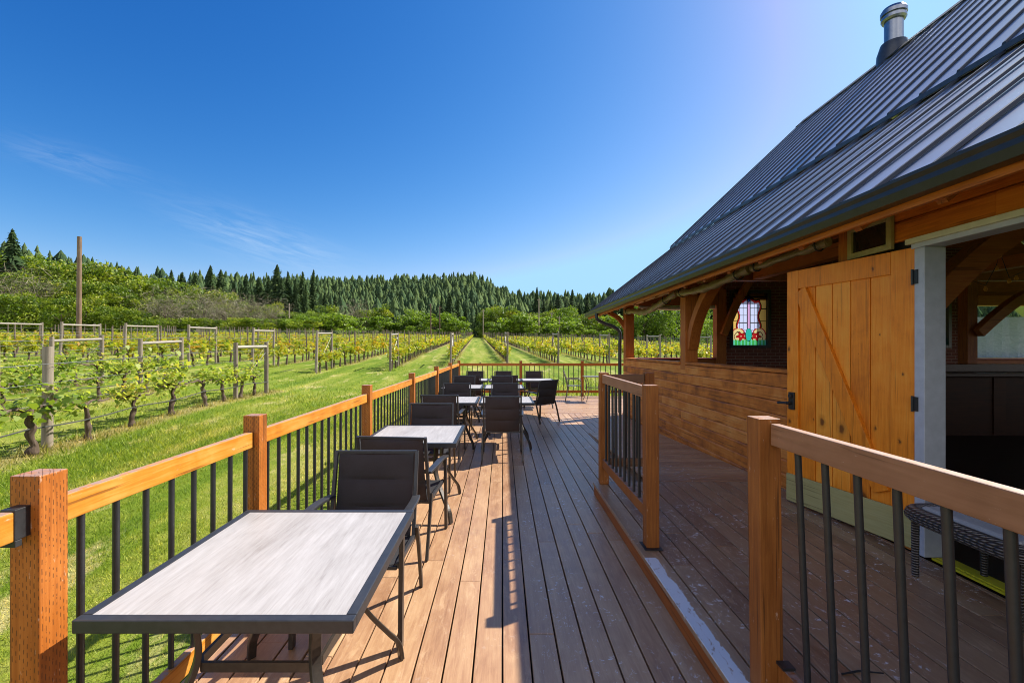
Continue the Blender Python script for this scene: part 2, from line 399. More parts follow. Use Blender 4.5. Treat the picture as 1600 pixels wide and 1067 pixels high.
def tabletop_mat():
    w = NT('whitewashed_top'); co = w.coord(); r = w.coord('Object')
    oi = w.n('ShaderNodeObjectInfo').outputs['Random']
    v = w.vmap(co, (1, .07, 1), rot=(0, 0, R(3))); 
    g = w.noise(v, 70, 6, .75, .3); b = w.noise(w.vmap(co, (1, .3, 1)), 5, 4, .6, .6)
    f = w.math('ADD', w.math('MULTIPLY', g, .55), w.math('MULTIPLY', b, .45))
    c = w.ramp(f, [(.30, (.20, .18, .165)), (.45, (.33, .31, .30)), (.62, (.43, .41, .405))])
    dn = w.step(w.noise(w.vmap(co, (1, .5, 1)), 11, 3, .5), .72, .76)
    c = w.mix(w.math('MULTIPLY', dn, .5), c, (.14, .12, .11))
    w.bump(g, .15, .002)
    return w.set(c, .42, spec=.4)
M_TOP = tabletop_mat()

def brick_mat():
    w = NT('red_brick'); co = w.coord(); sp = w.n('ShaderNodeSeparateXYZ'); w.l(co, sp.inputs[0])
    cb = w.n('ShaderNodeCombineXYZ'); w.l(sp.outputs[0], cb.inputs[0]); w.l(sp.outputs[2], cb.inputs[1])
    b = w.n('ShaderNodeTexBrick'); w.l(cb.outputs[0], b.inputs['Vector'])
    b.inputs['Scale'].default_value = 1; b.inputs['Brick Width'].default_value = .21; b.inputs['Row Height'].default_value = .075
    b.inputs['Mortar Size'].default_value = .006; b.inputs['Mortar Smooth'].default_value = .2
    b.inputs['Color1'].default_value = (.20, .055, .03, 1); b.inputs['Color2'].default_value = (.11, .03, .02, 1); b.inputs['Mortar'].default_value = (.32, .25, .19, 1)
    c = w.mix(.3, b.outputs['Color'], w.ramp(w.noise(co, 30, 4), [(.3, (.05, .02, .015)), (.7, (.3, .1, .06))]))
    w.bump(b.outputs['Fac'], -.6, .01)
    return w.set(c, .85)
M_BRICK = brick_mat()

def leaf_mat(name, stops, trans, tfac=.42, rough=.5, patch=None):
    w = NT(name); r = w.attr(); oi = w.n('ShaderNodeObjectInfo').outputs['Random']
    f = w.math('ADD', w.math('MULTIPLY', r, .8), w.math('MULTIPLY', oi, .2))
    if patch:
        geo = w.n('ShaderNodeNewGeometry').outputs['Position']
        f = w.math('ADD', w.math('MULTIPLY', f, .7), w.math('MULTIPLY', w.noise(geo, patch, 3), .4))
    c = w.ramp(f, stops); w.set(c, rough, spec=.35)
    tc = w.mix(1, c, tuple(trans), 'MULTIPLY')
    return w.translucent(tc, tfac)
M_LEAF = leaf_mat('vine_leaf', [(.06, (.08, .15, .02)), (.38, (.21, .29, .04)), (.75, (.39, .42, .085)), (.97, (.52, .42, .06))], (1.5, 1.5, .7), .5)
M_LEAF_Y = leaf_mat('young_vine_leaf', [(.06, (.10, .17, .018)), (.35, (.23, .29, .028)), (.68, (.39, .37, .035)), (.95, (.47, .27, .03))], (1.4, 1.35, .6), .5)
M_CONIFER = leaf_mat('conifer_needles', [(.05, (.012, .030, .010)), (.5, (.034, .068, .018)), (.95, (.105, .150, .032))], (1, 1.1, .6), .15, 1.0)
M_CONIFER_FAR = leaf_mat('far_conifer_needles', [(.12, (.008, .022, .010)), (.5, (.032, .068, .026)), (.85, (.105, .150, .040))], (1, 1.1, .7), .12, 1.0, .035)
M_BROAD = leaf_mat('broad_leaves', [(.05, (.030, .065, .006)), (.4, (.105, .165, .013)), (.75, (.23, .285, .022)), (1, (.36, .34, .035))], (1.3, 1.4, .5), .35, .55)
M_BUSH = leaf_mat('bush_leaves', [(.1, (.06, .11, .012)), (.5, (.15, .23, .024)), (.9, (.25, .32, .045))], (1.3, 1.4, .5), .4, .55)
M_BARE = leaf_mat('bare_twigs', [(.1, (.10, .085, .05)), (.5, (.20, .17, .11)), (.9, (.30, .27, .19))], (1, 1, 1), .1, .8)
M_GRASS = None

ROWDIR = Vector((-.059, 1, 0)).normalized()
def lawn_colour(w):
    co = w.coord(); rot = math.atan2(.059, 1); v = w.vmap(co, (1, 1, 1), rot=(0, 0, -rot))
    sp = w.n('ShaderNodeSeparateXYZ'); w.l(v, sp.inputs[0])
    n1 = w.noise(co, .55, 5, .65, .4); n2 = w.noise(co, 5, 5, .72); n3 = w.noise(co, 60, 3, .7)
    st = w.noise(w.vmap(v, (1, .03, 1)), .95, 3, .6, .2)
    f = w.math('ADD', w.math('MULTIPLY', n1, .21), w.math('ADD', w.math('MULTIPLY', n2, .21), w.math('ADD', w.math('MULTIPLY', n3, .1), w.math('MULTIPLY', st, .48))))
    c = w.ramp(f, [(.38, (.065, .12, .008)), (.47, (.115, .175, .014)), (.53, (.185, .225, .028)), (.62, (.31, .29, .085))])
    bare = w.step(w.noise(w.vmap(v, (1, .3, 1)), 1.5, 5, .7), .56, .68)
    c = w.mix(w.math('MULTIPLY', bare, .75), c, (.42, .36, .16))
    so = w.n('ShaderNodeSeparateXYZ'); w.l(co, so.inputs[0]); rx = w.math('ADD', so.outputs[0], w.math('MULTIPLY', so.outputs[1], .055))
    def strip(x0, sp_, xlo, xhi, ylo, yhi):
        fr = w.math('FRACT', w.math('ADD', w.math('DIVIDE', w.math('SUBTRACT', rx, x0), sp_), .5)); dd = w.math('MULTIPLY', w.math('ABSOLUTE', w.math('SUBTRACT', fr, .5)), sp_)
        a_ = w.math('SUBTRACT', 1, w.step(w.math('ADD', dd, w.math('MULTIPLY', w.math('SUBTRACT', n2, .5), .5)), .10, .42))
        for op, sock, lim in (('GREATER_THAN', rx, xlo), ('LESS_THAN', rx, xhi), ('GREATER_THAN', so.outputs[1], ylo), ('LESS_THAN', so.outputs[1], yhi)): a_ = w.math('MULTIPLY', a_, w.math(op, sock, lim))
        return a_
    sm = w.math('ADD', w.math('ADD', strip(-1.6, 3.12, -46.8, -.2, 27, 150), strip(1.95, 3.3, .6, 30, 29.5, 150)), strip(-6.77, 3.1, -14, -5.5, 2, 15.5))
    c = w.mix(w.math('MULTIPLY', sm, .6), c, (.27, .20, .10))
    return c, n2, n3
def ground_mat():
    w = NT('lawn'); c, n2, n3 = lawn_colour(w); w.bump(w.math('ADD', n3, n2), .6, .03); return w.set(c, .9, spec=.1)
def grass_mat():
    w = NT('grass_blades'); c, n2, n3 = lawn_colour(w); r = w.attr(); k = w.ramp(r, [(.1, (.6, .68, .5)), (.5, (1.35, 1.35, 1.1)), (.85, (2.9, 2.3, 2.6))])
    c = w.mix(1, c, k, 'MULTIPLY'); w.set(c, .5, spec=.3); return w.translucent(w.mix(1, c, (1.25, 1.3, .6), 'MULTIPLY'), .45)
M_GRASS = grass_mat()
M_GROUND = ground_mat()
def hill_mat():
    w = NT('forest_floor'); c = w.ramp(w.noise(w.coord(), .05, 5), [(.3, (.012, .025, .010)), (.7, (.04, .06, .022))]); return w.set(c, .95, spec=.1)
M_HILL = hill_mat()

# ------------------------------------------------------------------ ground and hill
def G(x, y):
    x = np.asarray(x, float); y = np.asarray(y, float)
    g = -.4+.036*np.clip(y, -10, 170)-.02*np.clip(x, -150, 60)
    dx = np.maximum(np.maximum(-1.5-x, x-22), 0); dy = np.maximum(np.maximum(-6-y, y-15.5), 0)
    return np.minimum(g, -.15+.055*np.hypot(dx, dy)+.000*x)
def Gz(x, y): return float(G(x, y))
def sp_axis(lim, n, k): 
    t = np.linspace(-1, 1, n); return np.sinh(t*k)/np.sinh(k)*lim
gx = sp_axis(2500, 161, 6.5); gy = sp_axis(2500, 161, 6.5)+8
XX, YY = np.meshgrid(gx, gy, indexing='ij'); ZZ = G(XX, YY)
ZZ += .03*np.sin(XX*.9+1)*np.sin(YY*.7)*np.clip(np.maximum(-2.5-XX, YY-17), 0, 1)
nx, ny = XX.shape; idx = np.arange(nx*ny).reshape(nx, ny)
F = np.stack([idx[:-1,:-1], idx[1:,:-1], idx[1:,1:], idx[:-1,1:]], -1).reshape(-1, 4)
gr = link('ground', arr_mesh('ground', np.stack([XX, YY, ZZ], -1).reshape(-1, 3), F), M_GROUND, smooth=80)
tag(gr, kind='structure')

UC = [-300, -150, 0, 60, 150, 210, 300, 400, 480, 560, 650, 740, 765, 790, 830, 900, 960, 1100, 1300, 1900]
YC = [372, 378, 388, 404, 418, 432, 437, 440, 441, 442, 438, 435, 446, 460, 470, 470, 468, 460, 454, 450]
UD = [-300, 0, 200, 400, 520, 740, 790, 850, 1000, 1300, 1900]; DD = [220, 235, 270, 360, 500, 520, 430, 310, 270, 270, 270]
TH = 9.0
def hill_pt(u, t):
    D1 = np.interp(u, UD, DD); D0 = np.minimum(185+0*u, D1-30); yc = np.interp(u, UC, YC)
    D = D0+(D1-D0)*t; x = (u-785)*D/711
    zc = CAMZ+(545-yc)*D1/711-TH
    z0 = G((u-785)*D0/711, D0)-.5
    s = t*t*(3-2*t)*.45+t*.55
    return x, D, z0+(zc-z0)*s
uu = np.linspace(-300, 1900, 111); tt = np.linspace(0, 1, 14)
U2, T2 = np.meshgrid(uu, tt, indexing='ij'); hx, hy, hz = hill_pt(U2, T2)
hx2, hy2, hz2 = (hx[:, -1:]*1.4, hy[:, -1:]*1.4, hz[:, -1:]*0-5)
P = np.stack([np.concatenate([hx, hx2], 1), np.concatenate([hy, hy2], 1), np.concatenate([hz, hz2], 1)], -1)
n1, n2 = P.shape[:2]; idx = np.arange(n1*n2).reshape(n1, n2)
F = np.stack([idx[:-1,:-1], idx[1:,:-1], idx[1:,1:], idx[:-1,1:]], -1).reshape(-1, 4)
tag(link('hill', arr_mesh('hill', P.reshape(-1, 3), F), M_HILL, smooth=80), kind='structure')

# ------------------------------------------------------------------ leaves and trees
def frames(n, up=.0):
    nrm = rng.normal(size=(n, 3)); nrm[:, 2] = np.abs(nrm[:, 2])*(1+up)+up; nrm /= np.linalg.norm(nrm, axis=1, keepdims=True)
    a = rng.normal(size=(n, 3)); a -= nrm*(a*nrm).sum(1, keepdims=True); a /= np.linalg.norm(a, axis=1, keepdims=True)
    return a, np.cross(nrm, a), nrm
LOBED = np.array([(0, -.45), (.30, -.52), (.55, -.08), (.34, .16), (.22, .50), (0, .62), (-.22, .50), (-.34, .16), (-.55, -.08), (-.30, -.52)])
QUAD = np.array([(0, -.6), (.42, 0), (0, .6), (-.42, 0)])
def leaves(C, size, rnd, shape=QUAD, up=.3, cup=.15):
    n = len(C); a, b, nn = frames(n, up); k = len(shape)
    size = np.broadcast_to(size, (n,))[:, None, None]
    V = C[:, None, :]+size*(a[:, None, :]*shape[None, :, 0:1]+b[:, None, :]*shape[None, :, 1:2]+nn[:, None, :]*(cup*(np.abs(shape[None, :, 0:1])-.25)))
    F = np.arange(n*k).reshape(n, k)
    return V.reshape(-1, 3), F, np.repeat(rnd, k)

def broad_mesh(name, nblob, nleaf, leaf, flat=1.0, seed=0):
    """crown in a unit height frame: 1 m tall, about 0.9 m wide"""
    global rng
    C = []; Rn = []
    for i in range(nblob):
        th = rng.uniform(0, 2*math.pi); zz = rng.uniform(.12, .92); rad = .42*math.sqrt(max(.05, 1-((zz-.45)/.58)**2))*math.sqrt(rng.uniform(.05, 1))
        c = np.array([rad*math.cos(th)*flat, rad*math.sin(th)*flat, zz]); br = rng.uniform(.09, .17); m = nleaf//nblob
        d = rng.normal(size=(m, 3)); d /= np.linalg.norm(d, axis=1, keepdims=True)
        rr = br*rng.uniform(.45, 1.08, (m, 1))**.5
        p = c+d*rr*np.array([1.15, 1.15, .8]); C.append(p); base = rng.uniform(.15, .8)
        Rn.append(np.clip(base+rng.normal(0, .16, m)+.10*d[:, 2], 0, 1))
    C = np.concatenate(C); Rn = np.concatenate(Rn); C[:, 2] = np.clip(C[:, 2], .01, None)
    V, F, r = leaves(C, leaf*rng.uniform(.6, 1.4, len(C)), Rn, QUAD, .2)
    return arr_mesh(name, V, F, r)
def trunk_mesh(name, h=.5, r=.022):
    b = MB(); b.tube([(0,0,-.03), (.005,.0,.15), (-.008,.006,.3), (.0,.0,h)], [r*1.25, r, r*.8, r*.3], 7)
    for k in range(7):
        a = k*2.4; z = .16+.045*k; L = .22+.04*random.random()
        b.tube([(0,0,z), (L*.5*math.cos(a), L*.5*math.sin(a), z+.09), (L*math.cos(a), L*math.sin(a), z+.24)], [r*.45, r*.3, r*.1], 5)
    return b.mesh(name)
def conifer_arrays(levels, per, quads, h=1.0, rad=.15, start=.10, jag=.35, size=.045):
    C = []; Rn = []; A = []; B = []
    for i in range(levels):
        t = start+(1-start)*(i+rng.uniform(-.3, .3))/levels; t = min(t, .985)
        R0 = rad*(1-((t-start)/(1-start)))**.85*(.75+.25*min(1, (t-start)*9+.3))+.008
        n = max(4, int(per*(1.2-.6*t)))
        for k in range(n):
            th = 2*math.pi*k/n+rng.uniform(-.4, .4)+i*1.3; L = R0*rng.uniform(1-jag, 1+jag*.5); base = rng.uniform(.1, .85)
            for q in range(quads):
                s = (q+.7)/quads; p = np.array([math.cos(th)*L*s, math.sin(th)*L*s, t*h-.22*L*s*s+.05*L*s])
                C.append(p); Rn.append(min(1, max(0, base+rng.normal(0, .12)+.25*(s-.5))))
                d = np.array([math.cos(th), math.sin(th), -.35+rng.normal(0, .2)]); d /= np.linalg.norm(d)
                sd = np.array([-math.sin(th), math.cos(th), rng.normal(0, .35)]); sd -= d*(sd@d); sd /= np.linalg.norm(sd)
                A.append(sd*size*rng.uniform(.6, 1.3)*(1.15-.5*s)); B.append(d*(L/quads)*1.1)
    C, A, B, Rn = map(np.array, (C, A, B, Rn))
    V = np.stack([C-B*.6, C+A*.8, C+B*.9, C-A*.8], 1).reshape(-1, 3)
    return V, np.arange(len(V)).reshape(-1, 4), np.repeat(Rn, 4)
def skirt_arrays(tiers, spikes, rad=.15, start=.08, jag=.3):
    V = []; F = []; Rn = []
    for i in range(tiers):
        t0 = start+(1-start)*i/tiers; t1 = min(1.0, t0+(1-start)*(2.1 if i < tiers-1 else 1.0)/tiers)
        R0 = rad*(1-(t0-start)/(1-start))**.9*(.8+.2*min(1, (t0-start)*8+.2))+.006; o = len(V); base = rng.uniform(.15, .75)
        V.append((rng.normal(0, .004), rng.normal(0, .004), t1)); Rn.append(base*.5); ph = rng.uniform(0, 6.28)
        for k in range(spikes*2):
            th = ph+math.pi*k/spikes+rng.uniform(-.15, .15); out = k % 2 == 0; rr = R0*(rng.uniform(1-jag, 1+jag) if out else rng.uniform(.35, .6))
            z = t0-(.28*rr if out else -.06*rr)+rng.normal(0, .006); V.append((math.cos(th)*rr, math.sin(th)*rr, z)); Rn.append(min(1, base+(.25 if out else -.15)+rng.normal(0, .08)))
        n = spikes*2
        for k in range(n): F.append((o, o+1+k, o+1+(k+1) % n))
    return np.array(V), np.array(F), np.clip(np.array(Rn), 0, 1)
def tree_thing(name, label, cat, crown, trunk, mat, group, z_scale=1):
    t = thing(name, label, cat, group=group)
    for m, mm in ((crown, mat), (trunk, M_TRUNK)):
        if not m.materials: m.materials.append(mm)
    link('crown', crown, None, t); link('trunk', trunk, None, t)
    return t

CON = []; TRK = []
for i in range(5):
    rd = [.17, .21, .15, .25, .19][i]
    V1, F1, r1 = skirt_arrays(26, 9, rd*.82, .10, .35)
    V, F, r = conifer_arrays(36, 9, 4, rad=rd, jag=.42, size=[.017, .019, .016, .020, .018][i])
    F = np.concatenate([F[:, [0, 1, 2]], F[:, [0, 2, 3]]])
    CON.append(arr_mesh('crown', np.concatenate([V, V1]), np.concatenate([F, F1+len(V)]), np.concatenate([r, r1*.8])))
    b = MB(); b.tube([(0,0,-.02), (0,0,.5), (0,0,1.0)], [.014, .008, .001], 7); TRK.append(b.mesh('trunk'))
CON[4] = CON[4]
BRO = [broad_mesh('crown', n, 4200, s) for n, s in ((34, .034), (26, .036), (42, .032), (30, .034))]
BTR = [trunk_mesh('trunk', .6), trunk_mesh('trunk', .55)]
BSH = [broad_mesh('crown', n, 1500, .06) for n in (14, 18, 12)]
BST = [trunk_mesh('trunk', .4, .02)]

con_proto = [tree_thing('conifer', 'dark conifer standing in the forest edge beyond the vineyard', 'conifer', CON[i], TRK[i], M_CONIFER, 'conifers of the forest edge') for i in range(5)]
bro_proto = [tree_thing('broadleaf_tree', 'rounded leafy green tree in the thicket behind the left vineyard', 'tree', BRO[i], BTR[i % 2], M_BROAD, 'leafy trees behind the left vineyard') for i in range(4)]
bsh_proto = [tree_thing('bush', 'bright green bush along the far end of the vineyard', 'bush', BSH[i], BST[0], M_BUSH, 'bushes along the far end of the vineyard') for i in range(3)]
used = set()
def place(protos, i, loc, scale, label=None, group=None):
    p = protos[i % len(protos)]; rz = random.uniform(0, 6.28)
    if id(p) not in used:
        used.add(id(p)); p.location = loc; p.rotation_euler = (0, 0, rz); p.scale = scale if hasattr(scale, '__len__') else (scale,)*3
        if label: p['label'] = label
        if group: p['group'] = group
        return p
    return dup(p, loc, rz, label or PROTO_LABEL[id(p)][0], group or PROTO_LABEL[id(p)][1], scale)
PROTO_LABEL = {id(p): (p['label'], p['group']) for p in con_proto+bro_proto+bsh_proto}
def by_pixels(u, ytop, D, sink=.3):
    x = (u-785)*D/711; zb = Gz(x, D)-sink; zt = CAMZ+(545-ytop)*D/711
    return (x, D, zb), zt-zb

# conifers of the forest edge: (photo x, y of the tip, distance)
cons = [(268,418,175),(285,422,178),(329,419,172),(345,428,176),(240,436,180),(305,432,180),(186,420,178),(205,434,175),
        (433,412,158),(420,426,165),(450,420,162),(473,421,164),(490,428,168),(405,437,166),(385,434,172),(365,440,170),(508,436,166),(462,436,156),
        (524,440,168),(540,446,165),(556,448,168),(440,440,154),(478,444,154),(395,452,158),(575,452,168),(600,455,166),(622,455,170),
        (690,452,158),(703,458,155),(716,456,157),(680,466,162),(728,466,162),(655,460,172),(640,462,170),(745,462,170),(760,464,168),(776,460,172),
        (797,458,172),(812,464,170),(825,460,168),(839,449,166),(850,458,168),(860,464,164),(872,451,166),(884,460,166),(894,450,164),(905,462,166),
        (918,456,166),(930,462,164),(944,458,162),(958,452,164),(975,460,164),(992,452,160),(1010,458,160),(1026,450,160),(1046,456,158),(1066,448,158),
        (1088,456,156),(1112,446,156),(1140,452,156),(1170,446,156),(1210,450,156),(1260,446,156),(1320,450,156),(1380,446,156),(1440,450,156),(1500,446,156),(1560,450,156),(1620,446,156)]
p0, h0 = by_pixels(20, 357, 118)
place(con_proto, 3, p0, (h0*1.0, h0*1.0, h0), 'tallest pointed conifer rising above the leafy trees at far left', 'conifers of the forest edge')
for i, (u, yt, D) in enumerate(cons):
    if 500 < u < 830 and u not in (690, 703, 716): yt += random.uniform(14, 34)
    p, h = by_pixels(u, yt, D); h *= random.uniform(.95, 1.1) if u < 520 else random.uniform(.82, 1.02); w_ = h*random.uniform(1.0, 1.5)
    place(con_proto, i, p, (w_, w_, h))
for i in range(26):
    u = random.uniform(-60, 400); yt = np.interp(u, [-60, 60, 150, 210, 400], [382, 402, 416, 432, 440])+random.uniform(0, 14); p, h = by_pixels(u, yt, random.uniform(170, 195))
    place(con_proto, i, p, (h*.95, h*.95, h), 'dark conifer on the slope above the leafy trees at left', 'conifers on the left slope')
# leafy trees behind the left vineyard
lx = [-60, 0, 60, 150, 200, 260, 350, 420, 470]; ly = [392, 398, 408, 412, 428, 442, 456, 470, 482]
for i in range(54):
    row = i % 3; u = -70+(i//3)*31+random.uniform(-12, 12)+row*9; D = [132, 116, 98][row]+random.uniform(-4, 4)
    yt = np.interp(u, lx, ly)+[0, 24, 56][row]+random.uniform(-4, 12); yt = min(yt, 499)
    p, h = by_pixels(u, yt, D); w_ = max(h*random.uniform(.85, 1.1), 9)
    place(bro_proto, i, p, (w_, w_, h*1.05))
# leafless grey thicket among them
BARE = []
for i in range(2):
    C = rng.normal(size=(1500, 3))*np.array([.24, .24, .2])+np.array([0, 0, .55]); C[:, 2] = np.clip(C[:, 2], .03, 1)
    TW = np.array([(0, -1.6), (.05, 0), (0, 1.6), (-.05, 0)]); V, F, r = leaves(C, .05*rng.uniform(.5, 1.5, 1500), rng.uniform(0, 1, 1500), TW, .1); BARE.append(arr_mesh('crown', V, F, r))
bare_proto = [tree_thing('bare_tree', 'greyish half bare tree among the leafy trees', 'tree', BARE[i], BTR[i], M_BARE, 'half bare trees among the leafy ones') for i in range(2)]
for p in bare_proto: PROTO_LABEL[id(p)] = (p['label'], p['group'])
for i, (u, yt, D) in enumerate([(258,450,107),(318,452,106),(352,456,105),(390,462,104),(425,468,104),(40,418,106),(560,470,150)]):
    p, h = by_pixels(u, yt, D); place(bare_proto, i, p, (h*1.0, h*1.0, h))
# trees and bushes beyond the field
bright_proto = []
for i in range(2):
    m_ = BRO[i*2].copy(); m_.materials.clear(); bright_proto.append(tree_thing('broadleaf_tree', 'round bright green tree in front of the dark conifers', 'tree', m_, BTR[i], M_BUSH, 'round bright trees before the dark conifers'))
for p in bright_proto: PROTO_LABEL[id(p)] = (p['label'], p['group'])
for i, (u, yt, D, wf) in enumerate([(646,487,138,1.3),(596,478,150,.8),(572,486,150,.9),(700,490,146,.8),(775,480,152,1.05),(800,482,152,1.0),(760,486,152,.8),(838,492,146,.9),(858,486,146,.8),(884,482,144,.9),(905,492,140,1.0),(508,480,140,1.0),(480,488,136,1.0),(535,490,140,.9),(932,494,138,1.0),(1006,474,128,.8),(1036,468,128,.8),(1090,476,122,.8),(1104,498,100,.9)]):
    p, h = by_pixels(u, yt, D); w_ = h*wf*1.15
    if i % 3 == 0 or u > 1000: place(bright_proto, i//3, p, (w_, w_, h*1.05))
    else: place(bro_proto, i, p, (w_, w_, h*1.05), 'leafy tree in front of the conifers beyond the vineyard', 'leafy trees in front of the conifers')
for i in range(84):
    u = 440+i*7.2+random.uniform(-14, 14); D = random.uniform(124, 138) if u > 560 else random.uniform(100, 118)
    yt = random.choice((495, 503, 510, 514, 517))+random.uniform(-5, 4) if u > 560 else random.uniform(488, 508); 
    if 722 < u < 766: continue
    p, h = by_pixels(u, yt, D); w_ = h*random.uniform(1.1, 1.7); h = max(h, 1.6)
    place(bsh_proto, i, p, (w_, w_, h*1.05))
# the forest on the hill: one mass
cV, cF, cR = [], [], []; off = 0
base = [skirt_arrays([9, 7, 11, 6, 8, 7][i], [6, 7, 5, 7, 6, 8][i], [.22, .28, .2, .32, .25, .36][i], .04, .55) for i in range(6)]
N = 11000; u = rng.uniform(-300, 1900, N*2); t = rng.uniform(0, 1, N*2)**.8
dens = np.interp(u, [-300, 400, 480, 800, 900, 1900], [.35, .6, 1, 1, .6, .3]); keep = rng.uniform(0, 1, N*2) < dens; u, t = u[keep], t[keep]
fx, fy, fz = hill_pt(u, t)
for i in range(len(u)):
    V, F, r = base[i % 6]; h = TH*min(1.9, max(.4, rng.lognormal(-.03, .34))); a = rng.uniform(0, 6.28); ca, sa = math.cos(a), math.sin(a); wd = h*rng.uniform(.8, 1.3)
    V2 = np.stack([(V[:,0]*ca-V[:,1]*sa)*wd+fx[i], (V[:,0]*sa+V[:,1]*ca)*wd+fy[i], V[:,2]*h+fz[i]-.4], 1)
    cV.append(V2); cF.append(F+off); cR.append(np.clip(r*.7+rng.uniform(-.05, .4), 0, 1)); off += len(V2)
fo = link('forest', arr_mesh('forest', np.concatenate(cV), np.concatenate(cF), np.concatenate(cR)), M_CONIFER_FAR)
tag(fo, 'dense conifer forest covering the distant hill', 'forest', kind='stuff')

# ------------------------------------------------------------------ vineyard
def vine_trunk(seed):
    r_ = random.Random(seed); b = MB(); lean = r_.uniform(-.16, .16); pts = []; rr = []
    H = .62
    for k in range(9):
        t = k/8; pts.append((r_.uniform(-.018, .018), lean*t+r_.uniform(-.025, .025), -.05+(H+.05)*t)); rr.append((.052-.016*t)*r_.uniform(.75, 1.25)*(1.35 if k < 2 else 1))
    pts = curve(pts, 3); rad = list(np.interp(np.linspace(0, 8, len(pts)), range(9), rr)); b.tube(pts, rad, 9)
    e = Vector(pts[-1])
    for s in (-1, 1):
        b.tube(curve([e-Vector((0,0,.05)), e+Vector((0, s*.16, .03)), e+Vector((0, s*.36, .0)), e+Vector((0, s*.52, .03))], 3), [.026]*4+[.02]*3+[.014]*3, 6)
    return b.mesh('trunk')
def vine_leaves(n, size, shape, spread=.55, tall=.0):
    sh = max(6, n//16); C = []; rn = []
    for k in range(sh):
        y0 = rng.uniform(-spread, spread); x0 = rng.normal(0, .07); top = rng.uniform(.78, 1.06) if rng.uniform() > .18 else rng.uniform(1.05, 1.38); lean = rng.normal(0, .14, 2); base = rng.uniform(.1, .8)
        m = max(2, n//sh); tq = rng.uniform(0, 1, m)
        z = .52+(top-.52)*tq; p = np.stack([x0+lean[0]*tq+rng.normal(0, .085, m), y0+lean[1]*tq+rng.normal(0, .085, m), z+rng.normal(0, .05, m)], 1); C.append(p)
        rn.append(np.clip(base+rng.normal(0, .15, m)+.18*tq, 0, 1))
    C = np.concatenate(C); rn = np.concatenate(rn)
    return leaves(C, size*rng.uniform(.6, 1.25, len(C)), rn, shape, .35, .3)
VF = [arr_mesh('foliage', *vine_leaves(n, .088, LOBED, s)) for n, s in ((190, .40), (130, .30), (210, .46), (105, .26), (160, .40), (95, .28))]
VT = [vine_trunk(i) for i in range(6)]
ROWL = {}
def grapevine(i, x, y, label, group, young=False, mesh_i=None, s=1.0):
    key = (i % 6, young)
    if key not in ROWL:
        t = thing('grapevine', label, 'grapevine', group=group)
        m = VF[i % 6]; m = m.copy() if m.materials else m
        if not m.materials: m.materials.append(M_LEAF_Y if young else M_LEAF)
        elif young: m.materials[0] = M_LEAF_Y
        link('foliage', m, None, t)
        if not VT[i % 6].materials: VT[i % 6].materials.append(M_BARK)
        link('trunk', VT[i % 6], None, t, smooth=40); ROWL[key] = t; t.location = (x, y, Gz(x, y)); t.rotation_euler = (0, 0, R(3.4)+(math.pi if random.random() < .5 else 0)); t.scale = (s, s, s)
        return t
    return dup(ROWL[key], (x, y, Gz(x, y)), R(3.4)+(math.pi if random.random() < .5 else 0), label, group, s)
def rowx(X0, y): return X0-.055*y

POST = MB(); POST.tube([(0,0,-.3), (0,0,.6), (0,0,1.0)], [.058, .055, .053], 12); POST_ME = POST.mesh('vineyard_post'); POST_ME.materials.append(M_GREYPOST)
POST_FAR = POST.mesh('vineyard_post'); POST_FAR.materials.append(M_FARPOST)
POST_ME.polygons.foreach_set('use_smooth', [True]*len(POST_ME.polygons)); POST_ME.set_sharp_from_angle(angle=R(40))
def vpost(x, y, h, label, group, lean=0, r=1.0):
    o = bpy.data.objects.new('vineyard_post', POST_ME if y < 20 else POST_FAR); COL.objects.link(o); o.location = (x, y, Gz(x, y)); o.scale = (r, r, h); o.rotation_euler = (lean, random.uniform(-.03, .03), random.uniform(0, 6))
    return tag(o, label, 'post', group)
def end_brace(X0, ya, yb, label, group, h=1.95, lean=0.0, r=.062):
    """two posts of a trellis end joined by a bar along the row"""
    xa, xb = rowx(X0, ya), rowx(X0, yb); t = thing('trellis_brace', label, 'trellis brace', (xa, ya, Gz(xa, ya)), 0, group)
    dz = Gz(xb, yb)-Gz(xa, ya); dx = xb-xa; dy = yb-ya
    b = MB(); b.tube([(0,-lean,-.3), (0,0,h*.5), (0,lean*.6,h)], [r*1.05, r, r*.96], 12); link('post', b, M_GREYPOST, t, smooth=40)
    b = MB(); b.tube([(dx,dy,dz-.3), (dx,dy,dz+h*.98)], [r, r*.93], 12); link('post', b, M_GREYPOST, t, smooth=40)
    b = MB(); b.tube([(dx*.02,dy*.02,h-.14), (dx*.98,dy*.98,dz+h-.16)], [.045, .045], 10); link('crossbar', b, M_GREYBAR, t, smooth=40)
    b = MB(); b.tube([(0, 0, h-.3), (dx, dy, dz+.25)], [.006]*2, 5); b.tube([(0, 0, .25), (dx, dy, dz+h-.3)], [.006]*2, 5); link('brace_wire', b, M_WIRE, t)
    return t
def row_wires(X0, y0, y1, label, group, hose=True):
    t = thing('trellis_wire', label, 'wires', (rowx(X0, y0), y0, Gz(rowx(X0, y0), y0)), 0, group)
    L = y1-y0; b = MB(); hs = MB(); o = Vector((rowx(X0, y0), y0, Gz(rowx(X0, y0), y0)))
    for hgt in (.72, 1.05, 1.35, 1.72):
        pts = [Vector((rowx(X0, y0+L*k/10), y0+L*k/10, Gz(rowx(X0, y0+L*k/10), y0+L*k/10)+hgt))-o for k in range(11)]
        b.tube(pts, [.0035]*11, 4)
    link('wire', b, M_WIRE, t)
    if hose:
        n = int(L*2)+2; pts = []
        for k in range(n):
            y = y0+L*k/(n-1); x = rowx(X0, y); pts.append(Vector((x+.06, y, Gz(x, y)+.40-.05*abs(math.sin(k*.7))))-o)
        hs.tube(pts, [.011]*n, 6); link('hose', hs, M_HOSE, t)
    return t

